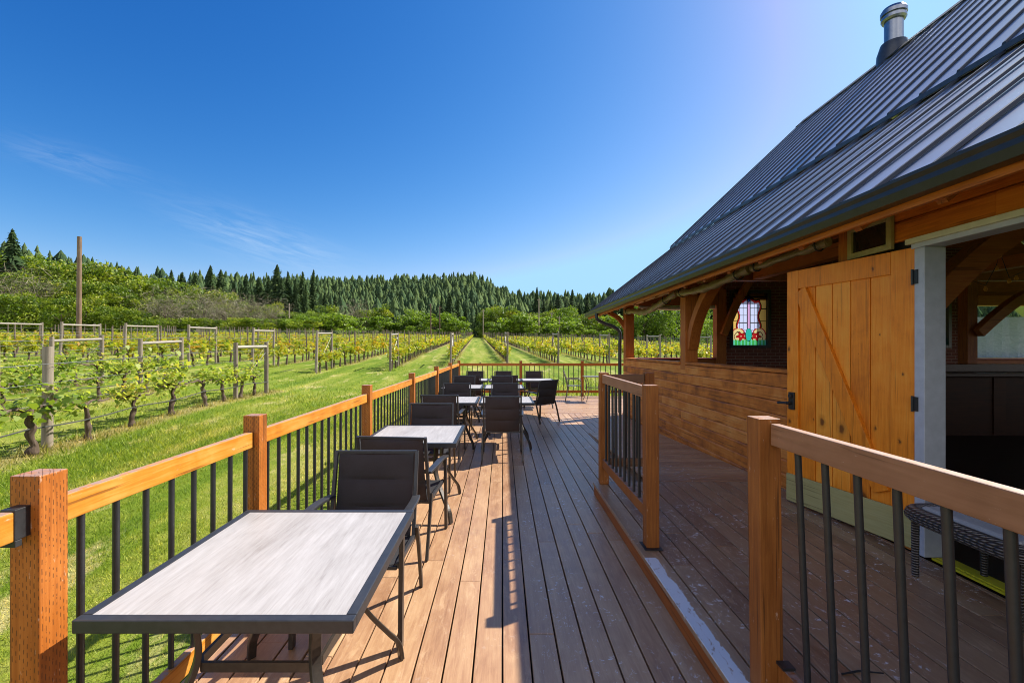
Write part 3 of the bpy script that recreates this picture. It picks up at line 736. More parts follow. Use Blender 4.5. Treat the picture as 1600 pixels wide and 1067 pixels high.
A_ROWS = [(-6.77, 'row beside the lawn'), (-9.85, 'second row from the lawn'), (-12.95, 'third row from the lawn')]
for ri, (X0, nm) in enumerate(A_ROWS):
    ys = [3.9, 4.9, 5.9, 6.92, 7.93, 8.93, 10.05, 11.35, 12.22, 12.98, 13.8]
    if ri: ys = [yy_+ri*.45+random.uniform(-.12, .12) for yy_ in ys]+[14.6+ri*.5]
    for k, y in enumerate(ys):
        x = rowx(X0, y)+random.uniform(-.04, .04)
        grapevine(k*5+ri*2+(k//3), x, y, 'gnarled grapevine with sparse pale leaves in the '+nm, 'grapevines of the '+nm, s=random.uniform(.92, 1.1))
    for py in ((7.3, ) if ri == 0 else (4.6, 9.3)):
        vpost(rowx(X0, py)-(.13 if ri == 0 else 0), py, 1.62, 'thick weathered post among vines of the '+nm, 'line posts of the '+nm, r=1.25)
    end_brace(X0, 14.6+ri*.55, 12.75+ri*.55, 'H shaped timber brace ending the '+nm, None, 1.62)
    row_wires(X0, 2.4, 14.6+ri*.55, 'wires and drip hose strung along the '+nm, None)

# far block: rows beyond the grass headland
B0 = [-1.6-3.12*k for k in range(15)]+[1.95+3.3*k for k in range(9)]
def b_start(X0):
    if X0 > 0: return 29.5
    return max(22.2, 27.5+(X0+1.6)*.9)
def b_end(X0): return 150.0 if X0 > -12 else (120 if X0 > -25 else 92)
cand = []; pcand = []
for ri, X0 in enumerate(B0):
    y = b_start(X0)+.4
    while y < b_end(X0):
        x = rowx(X0, y); u = 785+711*x/y
        if -40 < u < 1620: cand.append((y, x, ri))
        y += random.uniform(1.0, 1.25)
    y = b_start(X0)+7
    while y < b_end(X0):
        x = rowx(X0, y); u = 785+711*x/y
        if -40 < u < 1620: pcand.append((y, x, ri))
        y += 4.9
cand.sort(); pcand.sort()
LOWV = []
for i in range(5):
    V, F, r = vine_leaves([88, 66, 100, 56, 78][i], .175, QUAD, .40)
    me = arr_mesh('grapevine', V, F, r); b = MB(); b.tube([(0,0,-.05), (.02,.05*(i-2),.4), (0,.12*(i-2),.68)], [.05, .042, .035], 6)
    tm = b.mesh('t'); nV = len(me.vertices)
    V2 = np.concatenate([V, np.array(b.v)]); FL = [tuple(f) for f in F]+[tuple(j+nV for j in f) for f in b.f]
    me2 = arr_mesh('grapevine', V2, FL, np.concatenate([r, np.array(b.r)])); me2.materials.append(M_LEAF_Y); me2.materials.append(M_BARK)
    me2.polygons.foreach_set('material_index', [0]*len(F)+[1]*len(b.f)); LOWV.append(me2)
near, rest = cand[:264], cand[264:]
for i, (y, x, ri) in enumerate(near):
    o = bpy.data.objects.new('grapevine', LOWV[(i*7+ri) % 5]); COL.objects.link(o); o.location = (x, y, Gz(x, y)); s = random.uniform(.92, 1.2); o.scale = (s*1.1, s, s); o.rotation_euler = (0, 0, R(3.4)+(math.pi if random.random() < .5 else 0))
    side = 'left of the grass aisle' if B0[ri] < 0 else 'right of the grass aisle'
    tag(o, 'yellow green grapevine in the far vineyard block '+side, 'grapevine', 'far vines '+side)
vv, ff, rr = [], [], []; off = 0; tv = MB()
fb = []
for i in range(6):
    V, F, r = vine_leaves(36, .24, QUAD, .45); fb.append((V, F, r))
for (y, x, ri) in rest:
    V, F, r = fb[random.randrange(6)]; sgn = random.choice((-1, 1)); z = Gz(x, y); s = random.uniform(.9, 1.2)
    vv.append(V*np.array([sgn*s, sgn*s, s])+np.array([x, y, z])); ff.append(F+off); rr.append(np.clip(r+random.uniform(-.1, .15), 0, 1)); off += len(V)
    if y < 90: tv.tube([(x,y,z-.05), (x,y+random.uniform(-.12,.12),z+.8)], [.045, .035], 4, cap=False)
fvn = off; V = np.concatenate(vv+[np.array(tv.v)]); FL = [tuple(f) for f in np.concatenate(ff)]; n0 = len(FL); FL += [tuple(j+fvn for j in f) for f in tv.f]
fm = arr_mesh('vineyard', V, FL, np.concatenate(rr+[np.array(tv.r)])); fm.materials.append(M_LEAF_Y); fm.materials.append(M_BARK); fm.polygons.foreach_set('material_index', [0]*n0+[1]*(len(FL)-n0))
tag(link('far_vines', fm), 'yellow green mass of vines filling the far vineyard rows', 'vines', kind='stuff')
for i, (y, x, ri) in enumerate(pcand[:280]):
    vpost(x, y, random.uniform(1.85, 2.05), 'slim wooden trellis post rising from the far vine rows', 'trellis posts of the far rows', r=.75)
pb = MB()
for (y, x, ri) in pcand[280:]:
    z = Gz(x, y); pb.tube([(x,y,z-.2), (x,y,z+random.uniform(1.8, 2.05))], [.05, .05], 5)
tag(link('far_posts', pb, M_FARPOST), 'thin trellis posts scattered through the distant vine rows', 'posts', kind='stuff')
ordn = ['nearest', 'second', 'third', 'fourth', 'fifth', 'sixth', 'seventh', 'eighth', 'ninth', 'tenth', 'eleventh', 'twelfth', 'thirteenth', 'fourteenth', 'fifteenth']
for ri, X0 in enumerate(B0):
    ys = b_start(X0); u = 785+711*rowx(X0, ys)/ys
    if u < -60 or u > 1650: continue
    k = ri if X0 < 0 else ri-15; side = 'left' if X0 < 0 else 'right'
    end_brace(X0, ys, ys+2.3, f'H shaped end brace of the {ordn[k]} vine row {side} of the aisle', None, 2.08, random.uniform(.0, .12))
    row_wires(X0, ys, ys+45, f'wires along the {ordn[k]} vine row {side} of the aisle', None, False)
# utility poles
p = px(123, 545, 33); z0 = Gz(p.x, 33); t = MB(); zt = px(123, 370, 33).z
t.tube([(0,0,-.5), (.03,0,3), (.06,0,zt-z0)], [.165, .155, .135], 14)
tag(link('utility_pole', t, M_POLE, smooth=40, loc=(p.x, 33, z0)), 'tall bare brown pole without wires standing in the left vineyard', 'pole')
PL = [(673,474,118,'thick brown'),(687,478,128,'shorter brown'),(755,483,132,'thin pale'),(842,466,124,'tall grey'),(862,488,132,'grey right-hand'),(874,494,126,'short grey'),(452,474,110,'lone grey')]
LBL = ['brown power pole left of the grass aisle in front of dark conifers', 'slightly shorter brown pole just right of the first brown pole', 'thin pale pole beyond the end of the grass aisle', 'tallest grey power pole right of the grass aisle', 'grey pole right of the tallest grey pole', 'shortest grey pole carrying wires towards the roof eave', 'lone grey pole before the conifers left of the aisle']
tops = []
for (u, yt, D, w_), lb in zip(PL, LBL):
    p = px(u, yt, D); z0 = Gz(p.x, D); h = p.z-z0; t = thing('utility_pole', lb, 'pole', (p.x, D, z0))
    b = MB(); b.tube([(0,0,-.5), (0,0,h)], [.17, .13], 8); link('mast', b, M_POLE if 'brown' in w_ else M_FARPOLE, t, smooth=40)
    b = MB(); b.bar((-.55,0,h-.5), (.55,0,h-.5), .1, .1); link('crossarm', b, M_FARPOLE, t); tops.append(Vector((p.x, D, z0+h-.4)))
b = MB()
for zo in (0, -.6, -1.1):
    a, e = tops[3]+Vector((0,0,zo)), Vector((42, 118, tops[3].z+1+zo)); b.tube([a.lerp(e, k/8)-Vector((0,0,1.1*(1-(k/4-1)**2))) for k in range(9)], [.018]*9, 4)
tag(link('power_line', b, M_HOSE), 'dark power lines running right from the tallest grey pole', 'power lines')

# ------------------------------------------------------------------ decks
def boards_y(mb, x0, x1, y0, y1, ztop, w=.1465, gap=.009, th=.035, first=None, lens=(3.0, 4.9)):
    x = x0 if first is None else first
    while x < x1-.01:
        xe = min(x+w, x1); y = y0-random.uniform(0, 2.5); r0 = random.random()
        while y < y1:
            ye = y+random.uniform(*lens); a, b = max(y, y0), min(ye, y1)
            if b-a > .02: mb.box(max(x+gap/2, x0), xe-gap/2, a+.0015, b-.0015, ztop-th, ztop-random.uniform(0, .0025))
            y = ye
        x = xe
def boards_x(mb, x0, x1, y0, y1, ztop, w=.1465, gap=.007, th=.035, z1=None):
    y = y0; n = (y1-y0)/w
    while y < y1-.01:
        ye = min(y+w, y1); xs = x0-random.uniform(0, 2)
        while xs < x1:
            xe = xs+random.uniform(3, 4.9); a, b = max(xs, x0), min(xe, x1)
            if b-a > .02:
                if z1 is None: mb.box(a+.0015, b-.0015, y+gap/2, ye-gap/2, ztop-th, ztop-random.uniform(0, .0025))
                else:
                    za = ztop+(z1-ztop)*(y-y0)/(y1-y0); zb = ztop+(z1-ztop)*(ye-y0)/(y1-y0); A_, B_ = y+gap/2, ye-gap/2
                    mb.add([(a,A_,za-th),(b,A_,za-th),(b,B_,zb-th),(a,B_,zb-th),(a,A_,za),(b,A_,za),(b,B_,zb),(a,B_,zb)], [(0,3,2,1),(4,5,6,7),(0,1,5,4),(1,2,6,5),(2,3,7,6),(3,0,4,7)])
            xs = xe
        y = ye
d = MB(); boards_y(d, -1.535, 2.93, -3.0, 11.2, 0, first=-.1465*11)
tag(link('deck', d, M_DECK_Y, bevel=.003), 'lower deck of brown painted boards running away from the viewer', kind='structure')
d = MB(); boards_x(d, -1.535, 9.0, 11.2, 15.42, -.002)
tag(link('deck_end', d, M_DECK_X, bevel=.003), kind='structure')
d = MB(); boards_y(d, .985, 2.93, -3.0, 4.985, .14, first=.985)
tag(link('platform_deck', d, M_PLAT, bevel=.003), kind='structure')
d = MB(); boards_x(d, 1.63, 2.93, 4.99, 8.6, .14, z1=.012)
tag(link('ramp', d, M_DECK_X, bevel=.003), kind='structure')
d = MB(); d.box(1.0, 1.038, -3, 4.97, .004, .103, .4); d.box(1.04, 1.625, 4.93, 4.968, .004, .103, .7)
tag(link('step_fascia', d, M_FASCIA, bevel=.004), 'brown stained riser board along the edge of the raised deck', 'riser')
d = MB(); d.box(-1.53, -1.495, -3, 15.40, -.24, -.038, .3); d.box(-1.49, 9, 15.36, 15.40, -.24, -.038, .6); d.box(-1.48, 9, -3, 15.3, -.13, -.10)
tag(link('deck_substructure', d, M_DARKWOOD), kind='structure')

# ------------------------------------------------------------------ railings
def post_part(t, x0, x1, y0, y1, z0, z1, mat, lean=(0, 0)):
    b = MB(); cx, cy = (x0+x1)/2, (y0+y1)/2
    b.box(x0-cx, x1-cx, y0-cy, y1-cy, 0, z1-z0)
    o = link('post', b, mat, t, bevel=.004); o.location = Vector((cx, cy, z0))-t.location; o.rotation_euler = (lean[0], lean[1], 0); return o
def bal_part(t, a, b_, me=[None]):
    if me[0] is None:
        m = MB(); m.tube([(0,0,0), (0,0,1)], [.0118]*2, 14); me[0] = m.mesh('baluster'); me[0].materials.append(M_BLACK)
        me[0].polygons.foreach_set('use_smooth', [True]*len(me[0].polygons)); me[0].set_sharp_from_angle(angle=R(40))
    a, b_ = Vector(a), Vector(b_); o = bpy.data.objects.new('baluster', me[0]); COL.objects.link(o); o.parent = t
    o.location = a-t.location; dv = b_-a; o.rotation_euler = dv.to_track_quat('Z', 'Y').to_euler(); o.scale = (1, 1, dv.length); return o
def rail_part(t, name, a, b_, mat, w=.038, h=.089, wob=0):
    a, b_ = Vector(a), Vector(b_); m = MB(); L = (b_-a).length; m.bar(a-t.location, b_-t.location, w, h); return link(name, m, mat, t, bevel=.004)
# left railing
PX0, PX1 = -1.513, -1.42; RX = -1.469; ZR = 1.106; ZB = .225
t = thing('deck_railing', 'long orange stained railing with black balusters along the lawn side', 'railing', (-1.469, 1.4, 0))
PY = [-.95, 1.396, 2.655, 4.885, 7.33, 10.07, 12.73, 15.30]
for i, y in enumerate(PY): post_part(t, PX0, PX1, y, y+.093, -.2, 1.20, M_POST)
for y0, y1 in zip(PY[:-1], PY[1:]):
    a, b_ = y0+.093+.004, y1-.004-(.03 if y0 < 0 else 0); z = ZR-.0445
    rail_part(t, 'top_rail', (RX, a, z), (RX, b_, z), M_RAIL_Y)
    rail_part(t, 'bottom_rail', (RX, a, .135), (RX, b_, .135), M_RAIL_Y)
    n = round((b_-a)/.146)
    if y0 > 0:
        for k in range(n-1 if y0 > 2 else n):
            y = a+(k+.62)*(b_-a)/(n if y0 < 2 else n-.1)
            if y < b_-.02: bal_part(t, (RX, y, .17), (RX+.003, y, z-.04))
m = MB(); m.box(-.022, .022, -.05, -.001, 1.02, 1.112); m.box(-.024, .024, -.051, -.03, 1.0, 1.02); link('rail_bracket', m, M_BLACK, t, bevel=.002)
# end railing across the far end
t = thing('deck_railing', 'orange railing across the far end of the deck before the vines', 'railing', (0, 15.35, 0))
XS = [-1.42, .62, 2.69, 4.76, 6.83]
for x in XS[1:]: post_part(t, x-.0465, x+.0465, 15.30, 15.393, -.2, 1.19, M_POST)
for x0, x1 in zip(XS[:-1], XS[1:]):
    a, b_ = x0+(.0465 if x0 > -1 else 0)+.004, x1-.0465-.004
    rail_part(t, 'top_rail', (a, 15.345, 1.06), (b_, 15.345, 1.06), M_RAIL_X)
    rail_part(t, 'bottom_rail', (a, 15.345, .15), (b_, 15.345, .15), M_RAIL_X)
    n = round((b_-a)/.165)
    for k in range(n): bal_part(t, (a+(k+.5)*(b_-a)/n, 15.345, .19), (a+(k+.5)*(b_-a)/n, 15.345, 1.02))
# L shaped railing on the platform end
t = thing('platform_railing', 'short L shaped brown railing at the end of the raised deck', 'railing', (1.09, 4.9, .14))
post_part(t, 1.047, 1.14, 3.30, 3.393, .146, 1.325, M_POST_B, (0, -.006)); post_part(t, 1.047, 1.14, 4.87, 4.963, .141, 1.335, M_POST_B); post_part(t, 1.534, 1.627, 4.87, 4.963, .141, 1.335, M_POST_B)
m = MB(); m.box(-.062, .066, -1.63, -1.48, 0, .005); o = link('base_plate', m, M_BLACK, t)
rail_part(t, 'top_rail', (1.085, 3.397, 1.262), (1.085, 4.866, 1.27), M_RAIL_B); rail_part(t, 'bottom_rail', (1.085, 3.397, .37), (1.085, 4.866, .37), M_POST_B)
rail_part(t, 'top_rail', (1.144, 4.915, 1.27), (1.53, 4.915, 1.27), M_RAIL_BX); rail_part(t, 'bottom_rail', (1.144, 4.915, .37), (1.53, 4.915, .37), M_RAIL_BX)
for k in range(10): y = 3.47+k*.145; bal_part(t, (1.087, y, .41), (1.085, y, 1.225))
for k in range(3): x = 1.22+k*.115; bal_part(t, (x, 4.915, .41), (x, 4.915, 1.23))
# near right railing
t = thing('platform_railing', 'brown railing with faded top rail nearest the open doorway', 'railing', (1.13, 1.95, .14))
post_part(t, 1.083, 1.176, 1.90, 1.993, .14, 1.298, M_POST_B, (0, -.012))
post_part(t, 1.083, 1.176, -.6, -.507, .14, 1.298, M_POST_B)
rail_part(t, 'top_rail', (1.135, -.50, 1.234), (1.135, 1.895, 1.234), M_RAIL_B); rail_part(t, 'bottom_rail', (1.18, -.50, .235), (1.165, 1.895, .235), M_POST_B)
for k in range(12):
    y = 1.752-k*.1465; bal_part(t, (1.177, y, .27), (1.137, y, 1.20))
m = MB(); m.box(.012, .062, -.10, -.052, .14, .152); link('rail_bracket', m, M_BLACK, t)

# ------------------------------------------------------------------ the building
WX = 2.95; EX, EZ = 2.40, 2.585; BX, BZ = 4.77, 4.40; RGX, RGZ = 8.52, 7.98; YN, YF = -3.2, 12.8; GC = 8.05
bl = thing('winery_building', 'timber framed tasting room with dark ribbed metal roof and open bays', 'building', (WX, 5, 0))
def bpart(name, mb, mat, parent=None, **kw):
    o = link(name, mb, mat, parent or bl, **kw); o.location = (-WX, -5, 0) if parent is None else (0, 0, 0); return o
# roof: left slopes and mirrored right slopes
def slab(m, pa, pb, th=.10, y0=YN, y1=YF):
    (xa, za), (xb, zb) = pa, pb
    m.add([(xa,y0,za-th),(xb,y0,zb-th),(xb,y1,zb-th),(xa,y1,za-th),(xa,y0,za),(xb,y0,zb),(xb,y1,zb),(xa,y1,za)], [(0,3,2,1),(4,5,6,7),(0,1,5,4),(1,2,6,5),(2,3,7,6),(3,0,4,7)])
mx_ = lambda p: (2*RGX-p[0], p[1])
rm = MB(); slab(rm, (EX, EZ), (BX+.04, BZ+.02)); slab(rm, (BX-.05, BZ+.045), (RGX, RGZ+.05), .06); slab(rm, mx_((BX+.04, BZ+.02)), mx_((EX, EZ))); slab(rm, (RGX, RGZ+.05), mx_((BX-.05, BZ+.045)), .06)
roof = bpart('roof', rm, M_ROOF)
rb = MB(); y = 2.573-.4289*13; yy = []
while y < YF-.1:
    if y > YN+.05: yy.append(y)
    y += .4289
yy.append(YF-.02)
def rib(m, pa, pb, y, h=.027, w=.022):
    (xa, za), (xb, zb) = pa, pb
    m.add([(xa,y-w,za),(xa,y+w,za),(xa,y+w*.62,za+h),(xa,y-w*.62,za+h),(xb,y-w,zb),(xb,y+w,zb),(xb,y+w*.62,zb+h),(xb,y-w*.62,zb+h)], [(0,1,2,3),(7,6,5,4),(3,2,6,7),(1,5,6,2),(0,3,7,4)])
for y in yy:
    rib(rb, (EX+.01, EZ+.012), (BX-.02, BZ-.005), y); rib(rb, (BX-.045, BZ+.053), (RGX-.03, RGZ+.03), y)
bpart('roof_rib', rb, M_RIB, roof)
m = MB(); m.bar((RGX-.16, YN, RGZ-.06), (RGX-.16, YF+.01, RGZ-.06), .3, .02, (-.68, 0, .73)); m.bar((RGX+.16, YN, RGZ-.06), (RGX+.16, YF+.01, RGZ-.06), .3, .02, (.68, 0, .73)); bpart('ridge_cap', m, M_RIB, roof)
m = MB(); m.box(BX-.062, BX-.048, YN, YF, BZ-.01, BZ+.045); bpart('slope_flashing', m, M_FLASH, roof)
# chimney flue on the ridge
m = MB(); cx, cy, cz = RGX+.02, 9.93, RGZ
ch = MB(); ch.tube([(cx,cy,cz-.3), (cx,cy,cz+.88)], [.168]*2, 24); chim = bpart('chimney_pipe', ch, M_STEEL, roof, smooth=40)
m.tube([(cx,cy,cz-.35), (cx,cy,cz+.04), (cx,cy,cz+.26), (cx,cy,cz+.27)], [.33, .30, .235, .18], 24); bpart('chimney_boot', m, M_FLASH, roof, smooth=30)
m = MB(); m.tube([(cx,cy,cz+.74), (cx,cy,cz+.78), (cx,cy,cz+.84)], [.20, .225, .225], 24); m.tube([(cx,cy,cz+.88), (cx,cy,cz+.96), (cx,cy,cz+1.02)], [.235, .235, .20], 24); m.tube([(cx,cy,cz+.84), (cx,cy,cz+.88)], [.20]*2, 24); bpart('chimney_cap', m, M_STEEL, roof, smooth=30)
# soffit boards, rafters
m = MB()
sl = (BZ-EZ)/(BX-EX)
m.add([(EX+.04,YN,EZ-.105+.03),(WX+.2,YN,EZ-.105+sl*(WX+.2-EX)),(WX+.2,YF-.02,EZ-.105+sl*(WX+.2-EX)),(EX+.04,YF-.02,EZ-.105+.03)], [(0,1,2,3)], .4)
bpart('soffit', m, M_BEAM_Y)
y = YN+.3
while y < YF:
    m = MB(); m.bar((EX+.07, y, EZ-.17+sl*.07), (WX+.25, y, EZ-.17+sl*(WX+.25-EX)), .06, .13, (0, 0, 1)); bpart('rafter_tail', m, M_BEAM_X); y += .61
m = MB(); m.box(EX+.005, EX+.035, YN, YF-.02, EZ-.165, EZ-.03); bpart('fascia', m, M_BEAM_Y)
# gutter
m = MB(); prof = [(EX, EZ-.005), (EX, EZ-.125), (EX-.075, EZ-.125), (EX-.088, EZ-.075), (EX-.085, EZ-.045), (EX-.098, EZ-.02), (EX-.098, EZ), (EX-.090, EZ), (EX-.088, EZ-.02), (EX-.073, EZ-.045), (EX-.077, EZ-.075), (EX-.066, EZ-.115), (EX-.012, EZ-.115), (EX-.012, EZ-.005)]
n = len(prof); m.add([(x, YN, z) for x, z in prof]+[(x, YF-.02, z) for x, z in prof], [(i, (i+1) % n, n+(i+1) % n, n+i) for i in range(n)]+[tuple(range(n-1, -1, -1)), tuple(range(n, 2*n))]); gut = bpart('gutter', m, M_GUTTER)
m = MB(); m.tube(curve([(EX-.05, 11.3, EZ-.11), (EX-.05, 11.3, EZ-.25), (EX+.12, 11.28, EZ-.36), (WX-.18, 11.22, EZ-.47), (WX-.06, 11.2, EZ-.60), (WX-.06, 11.2, EZ-.9), (WX-.06, 11.2, .9), (WX-.06, 11.2, .02)], 5), .042, 12); bpart('downspout', m, M_BLACK, gut, smooth=40)
# front wall: siding below the bays, posts, header
def siding(m, y0, y1, z0, z1, x=WX, h=.148, lens=(3.0, 6.0)):
    z = z0
    while z < z1-.01:
        ze = min(z+h, z1); y = y0-random.uniform(0, 1.5)
        while y < y1:
            ye = y+random.uniform(*lens); a, b_ = max(y, y0), min(ye, y1)
            if b_-a > .03:
                j = random.uniform(0, .004); xa, xb = x-.012-j, x-.001-j
                m.add([(xa,a+.001,z+.004),(x+.02,a+.001,z+.004),(x+.02,b_-.001,z+.004),(xa,b_-.001,z+.004),(xa,a+.001,ze-.022),(x+.02,a+.001,ze-.004),(x+.02,b_-.001,ze-.004),(xa,b_-.001,ze-.022),(xb,a+.001,ze-.004),(xb,b_-.001,ze-.004)],
                      [(0,3,2,1),(0,4,7,3),(4,8,9,7),(8,5,6,9),(0,1,5,8,4),(3,7,9,6,2)])
            y = ye
        z = ze
m = MB(); siding(m, 3.27, 3.86, .14, 2.30); bpart('siding', m, M_SIDING)
m = MB(); siding(m, 3.98, 11.05, .0, 1.335)
bpart('siding', m, M_SIDING)
m = MB(); siding(m, YN, .9, .14, 2.37); bpart('siding', m, M_SIDING)
m = MB(); siding(m, YN, 3.86, 2.378, 3.0, h=.155, lens=(4, 6)); bpart('upper_siding', m, M_HEADER)
m = MB(); m.box(WX-.03, WX-.013, 5.0, 11.05, .012, .06, .3); bpart('base_trim', m, M_SIDING)
m = MB(); m.box(WX+.03, WX+.12, 3.98, 10.84, -.05, 1.32); m.box(WX+.03, WX+.12, 3.265, 3.84, .1, 2.9); m.box(WX+.03, WX+.12, YN, .9, .1, 2.9); m.box(WX+.03, WX+.12, .9, 3.26, 2.42, 2.9); bpart('wall_lining', m, M_DARKVOID)
m = MB(); m.box(WX-.03, WX+.16, 4.0, 7.308, 1.338, 1.378); m.box(WX-.03, WX+.16, 7.515, 10.846, 1.338, 1.378); bpart('window_sill', m, M_SIDING, bevel=.004)
for (ya, yb) in ((3.86, 3.98), (7.31, 7.513), (10.85, 11.05)):
    m = MB(); m.box(WX-.014, WX+.19, ya, yb, 1.25 if ya > 5 else .14, 2.75); bpart('timber_post', m, M_BEAM_Z, bevel=.006)
m = MB(); m.box(WX-.01, WX+.18, 3.99, 11.05, 2.62, 2.86); bpart('header_beam', m, M_BEAM_Y, bevel=.006)
m = MB(); m.ribbon(curve([(WX+.1, 7.33, 1.60), (WX+.1, 7.16, 1.98), (WX+.1, 6.82, 2.34), (WX+.1, 6.35, 2.64)], 6), .16, .13, (1, 0, 0)); bpart('knee_brace', m, M_BEAM_Z, bevel=.005)
m = MB(); m.ribbon(curve([(WX+.1, 11.06, 2.0), (WX-.12, 11.06, 2.32), (WX-.42, 11.06, 2.5)], 4), .09, .10, (0, 1, 0)); bpart('knee_brace', m, M_BEAM_Z, bevel=.005)
# gable end with the brick panel and coloured windows
GY = 10.86
m = MB()
X0, X1, XA, XB = 5.35, 2*GC-5.1, 5.47, 6.34; ZA, ZB2 = 1.66, 2.94; XC, XD = 2*GC-6.34, 2*GC-5.47
for (a, b_, z0, z1) in ((X0, XA, .1, 4.0), (XA, XB, .1, ZA), (XA, XB, ZB2, 4.0), (XB, XC, .1, 4.0), (XC, XD, .1, ZA), (XC, XD, ZB2, 4.0), (XD, X1, .1, 4.0)): m.box(a, b_, GY, GY+.2, z0, z1)
bpart('brick_panel', m, M_BRICK)
m = MB(); m.box(WX+.19, X0-.27, GY, GY+.12, -.1, 1.33); m.box(X1+.27, 2*RGX-WX-.02, GY, GY+.12, -.1, 1.33)
m.add([(3.0,GY+.06,2.75),(2*RGX-3.0,GY+.06,2.75),(2*RGX-BX,GY+.06,BZ-.1),(RGX,GY+.06,RGZ-.1),(BX,GY+.06,BZ-.1)], [(0,1,2,3,4)])
bpart('gable_wall', m, M_BEAM_X)
m = MB(); m.box(WX+.19, X0-.27, GY-.05, GY+.16, 1.333, 1.375); m.box(X1+.27, 2*RGX-WX-.02, GY-.05, GY+.16, 1.333, 1.375); bpart('window_sill', m, plain('red_sill', (.30, .03, .015), .5), bevel=.004)
for xa in (X0-.26, X1+.02):
    m = MB(); m.box(xa, xa+.23, GY-.06, GY+.15, .1, 3.0); bpart('timber_post', m, M_BEAM_Z, bevel=.006)
m = MB(); m.ribbon(curve([(5.22, GY-.12, 1.92), (5.42, GY-.12, 2.42), (5.62, GY-.12, 2.84), (5.95, GY-.12, 3.36)], 6), .12, .15, (0, 1, 0)); bpart('knee_brace', m, M_BEAM_Z, bevel=.005)
for q0, q1 in ((WX+.2, X0-.27), (X1+.27, 2*RGX-WX-.2)):
    m = MB(); m.box(q0, q1, GY-.08, GY+.14, 2.62, 2.86); bpart('header_beam', m, M_BEAM_X)
# coloured glass: a mosaic of small faces
def glass_colour(u, v):
    """u in -1..1, v in 0..1 from the bottom"""
    a = abs(u); lead = (.006, .006, .006)
    arch = .56+.07*math.cos(v*17) if v > .32 else .60
    topv = .86-.16*a*a+.03*math.cos(a*9)
    dm = abs(a)/.13+abs(v-.90)/.085
    if dm < .8: return (.02, .10, .65)
    if dm < 1: return lead
    if v < .32:
        fx, fy = (a-.44)/.24, (v-.17)/.075; da = math.hypot(fx, fy)*(1-.28*math.cos(5*math.atan2(fy, fx)+.6))
        if math.hypot(fx, fy) < .16: return (.8, .55, .4)
        if da < .86: return (.32, .01, .012)
        if da < .98: return lead
        dc = math.hypot(a/.19, (v-.20)/.13)
        if dc < .9: return (.02, .38, .33)
        if dc < 1: return lead
        dp = math.hypot((a-.60)/.40, (v-.16)/.17)
        if v > .10 and abs(dp-.55) < .05: return lead
        if v > .10 and dp < .93: return (.60, .50, .24)
        if v > .10 and dp < 1.08: return (.30, .01, .03)
        if v < .11: return (.04, .34, .07) if (u*5) % 1 < .6 else (.10, .50, .36)
    inside = a < arch and .20 < v < topv
    if inside:
        if a < .085: return (.55, .32, .62) if abs(a-.085) > .02 else lead
        if abs((v*7) % 1-.5) > .455 or abs(((a-.085)*4.4) % 1-.5) > .445: return (.05, .05, .06)
        return (.50, .58, .88)
    if a < arch+.07 and .24 < v < topv+.045: return (.34, .015, .012)
    if a < arch+.12 and .24 < v < topv+.07: return lead
    if abs((v*4.3) % 1-.5) > .46: return lead
    return (.58, .40, .11)
def glass_mesh(name, x0, x1, z0, z1, y, nu=72, nv=100):
    V = []; F = []; C = []
    for j in range(nv+1):
        for i in range(nu+1): V.append((x0+(x1-x0)*i/nu, y, z0+(z1-z0)*j/nv))
    for j in range(nv):
        for i in range(nu):
            k = j*(nu+1)+i; F.append((k, k+1, k+nu+2, k+nu+1)); C += [(*glass_colour((i+.5)/nu*2-1, (j+.5)/nv), 1)]*4
    me = arr_mesh(name, np.array(V), F); ca = me.color_attributes.new('tint', 'FLOAT_COLOR', 'CORNER'); ca.data.foreach_set('color', np.array(C, np.float32).ravel()); return me
def glass_mat():
    w = NT('coloured_glass'); c = w.n('ShaderNodeAttribute', attribute_name='tint').outputs['Color']
    w.set(c, .15); w.translucent(c, .82); return w.m
M_GLASS = glass_mat()
for (xa, xb) in ((XA, XB), (XC, XD)):
    f = MB(); e = .05
    f.box(xa-e, xa+.02, GY-.045, GY+.1, ZA-e, ZB2+e); f.box(xb-.02, xb+e, GY-.045, GY+.1, ZA-e, ZB2+e); f.box(xa+.021, xb-.021, GY-.043, GY+.098, ZA-e, ZA+.02); f.box(xa+.021, xb-.021, GY-.043, GY+.098, ZB2-.02, ZB2+e)
    wd = bpart('stained_glass_window', f, M_BLACK); o = link('glass_pane', glass_mesh('glass_pane', xa+.02, xb-.02, ZA+.02, ZB2-.02, GY+.05), M_GLASS, wd)
# other walls, floor, inside frame
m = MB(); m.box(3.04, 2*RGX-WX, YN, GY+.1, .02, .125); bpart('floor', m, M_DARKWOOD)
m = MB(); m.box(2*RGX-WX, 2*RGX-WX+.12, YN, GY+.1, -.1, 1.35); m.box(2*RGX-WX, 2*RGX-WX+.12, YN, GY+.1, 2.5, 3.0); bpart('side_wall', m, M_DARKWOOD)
m = MB(); m.add([(3.0,YN+.1,-.1),(2*RGX-3.0,YN+.1,-.1),(2*RGX-3.0,YN+.1,2.9),(2*RGX-BX,YN+.1,BZ-.1),(RGX,YN+.1,RGZ-.1),(BX,YN+.1,BZ-.1),(3.0,YN+.1,2.9)], [(0,1,2,3,4,5,6)]); bpart('rear_gable', m, M_SIDING)
for (px0, py0) in ((9.2, 9.0),):
    m = MB(); m.box(px0, px0+.2, py0, py0+.2, .12, 3.1); bpart('timber_post', m, M_BEAM_Z, bevel=.006)
m = MB(); m.ribbon(curve([(9.36, 8.97, 1.9), (9.75, 8.97, 2.25), (10.15, 8.97, 2.55), (10.7, 8.97, 2.84)], 5), .16, .17, (0, 1, 0)); bpart('knee_brace', m, M_BEAM_X)
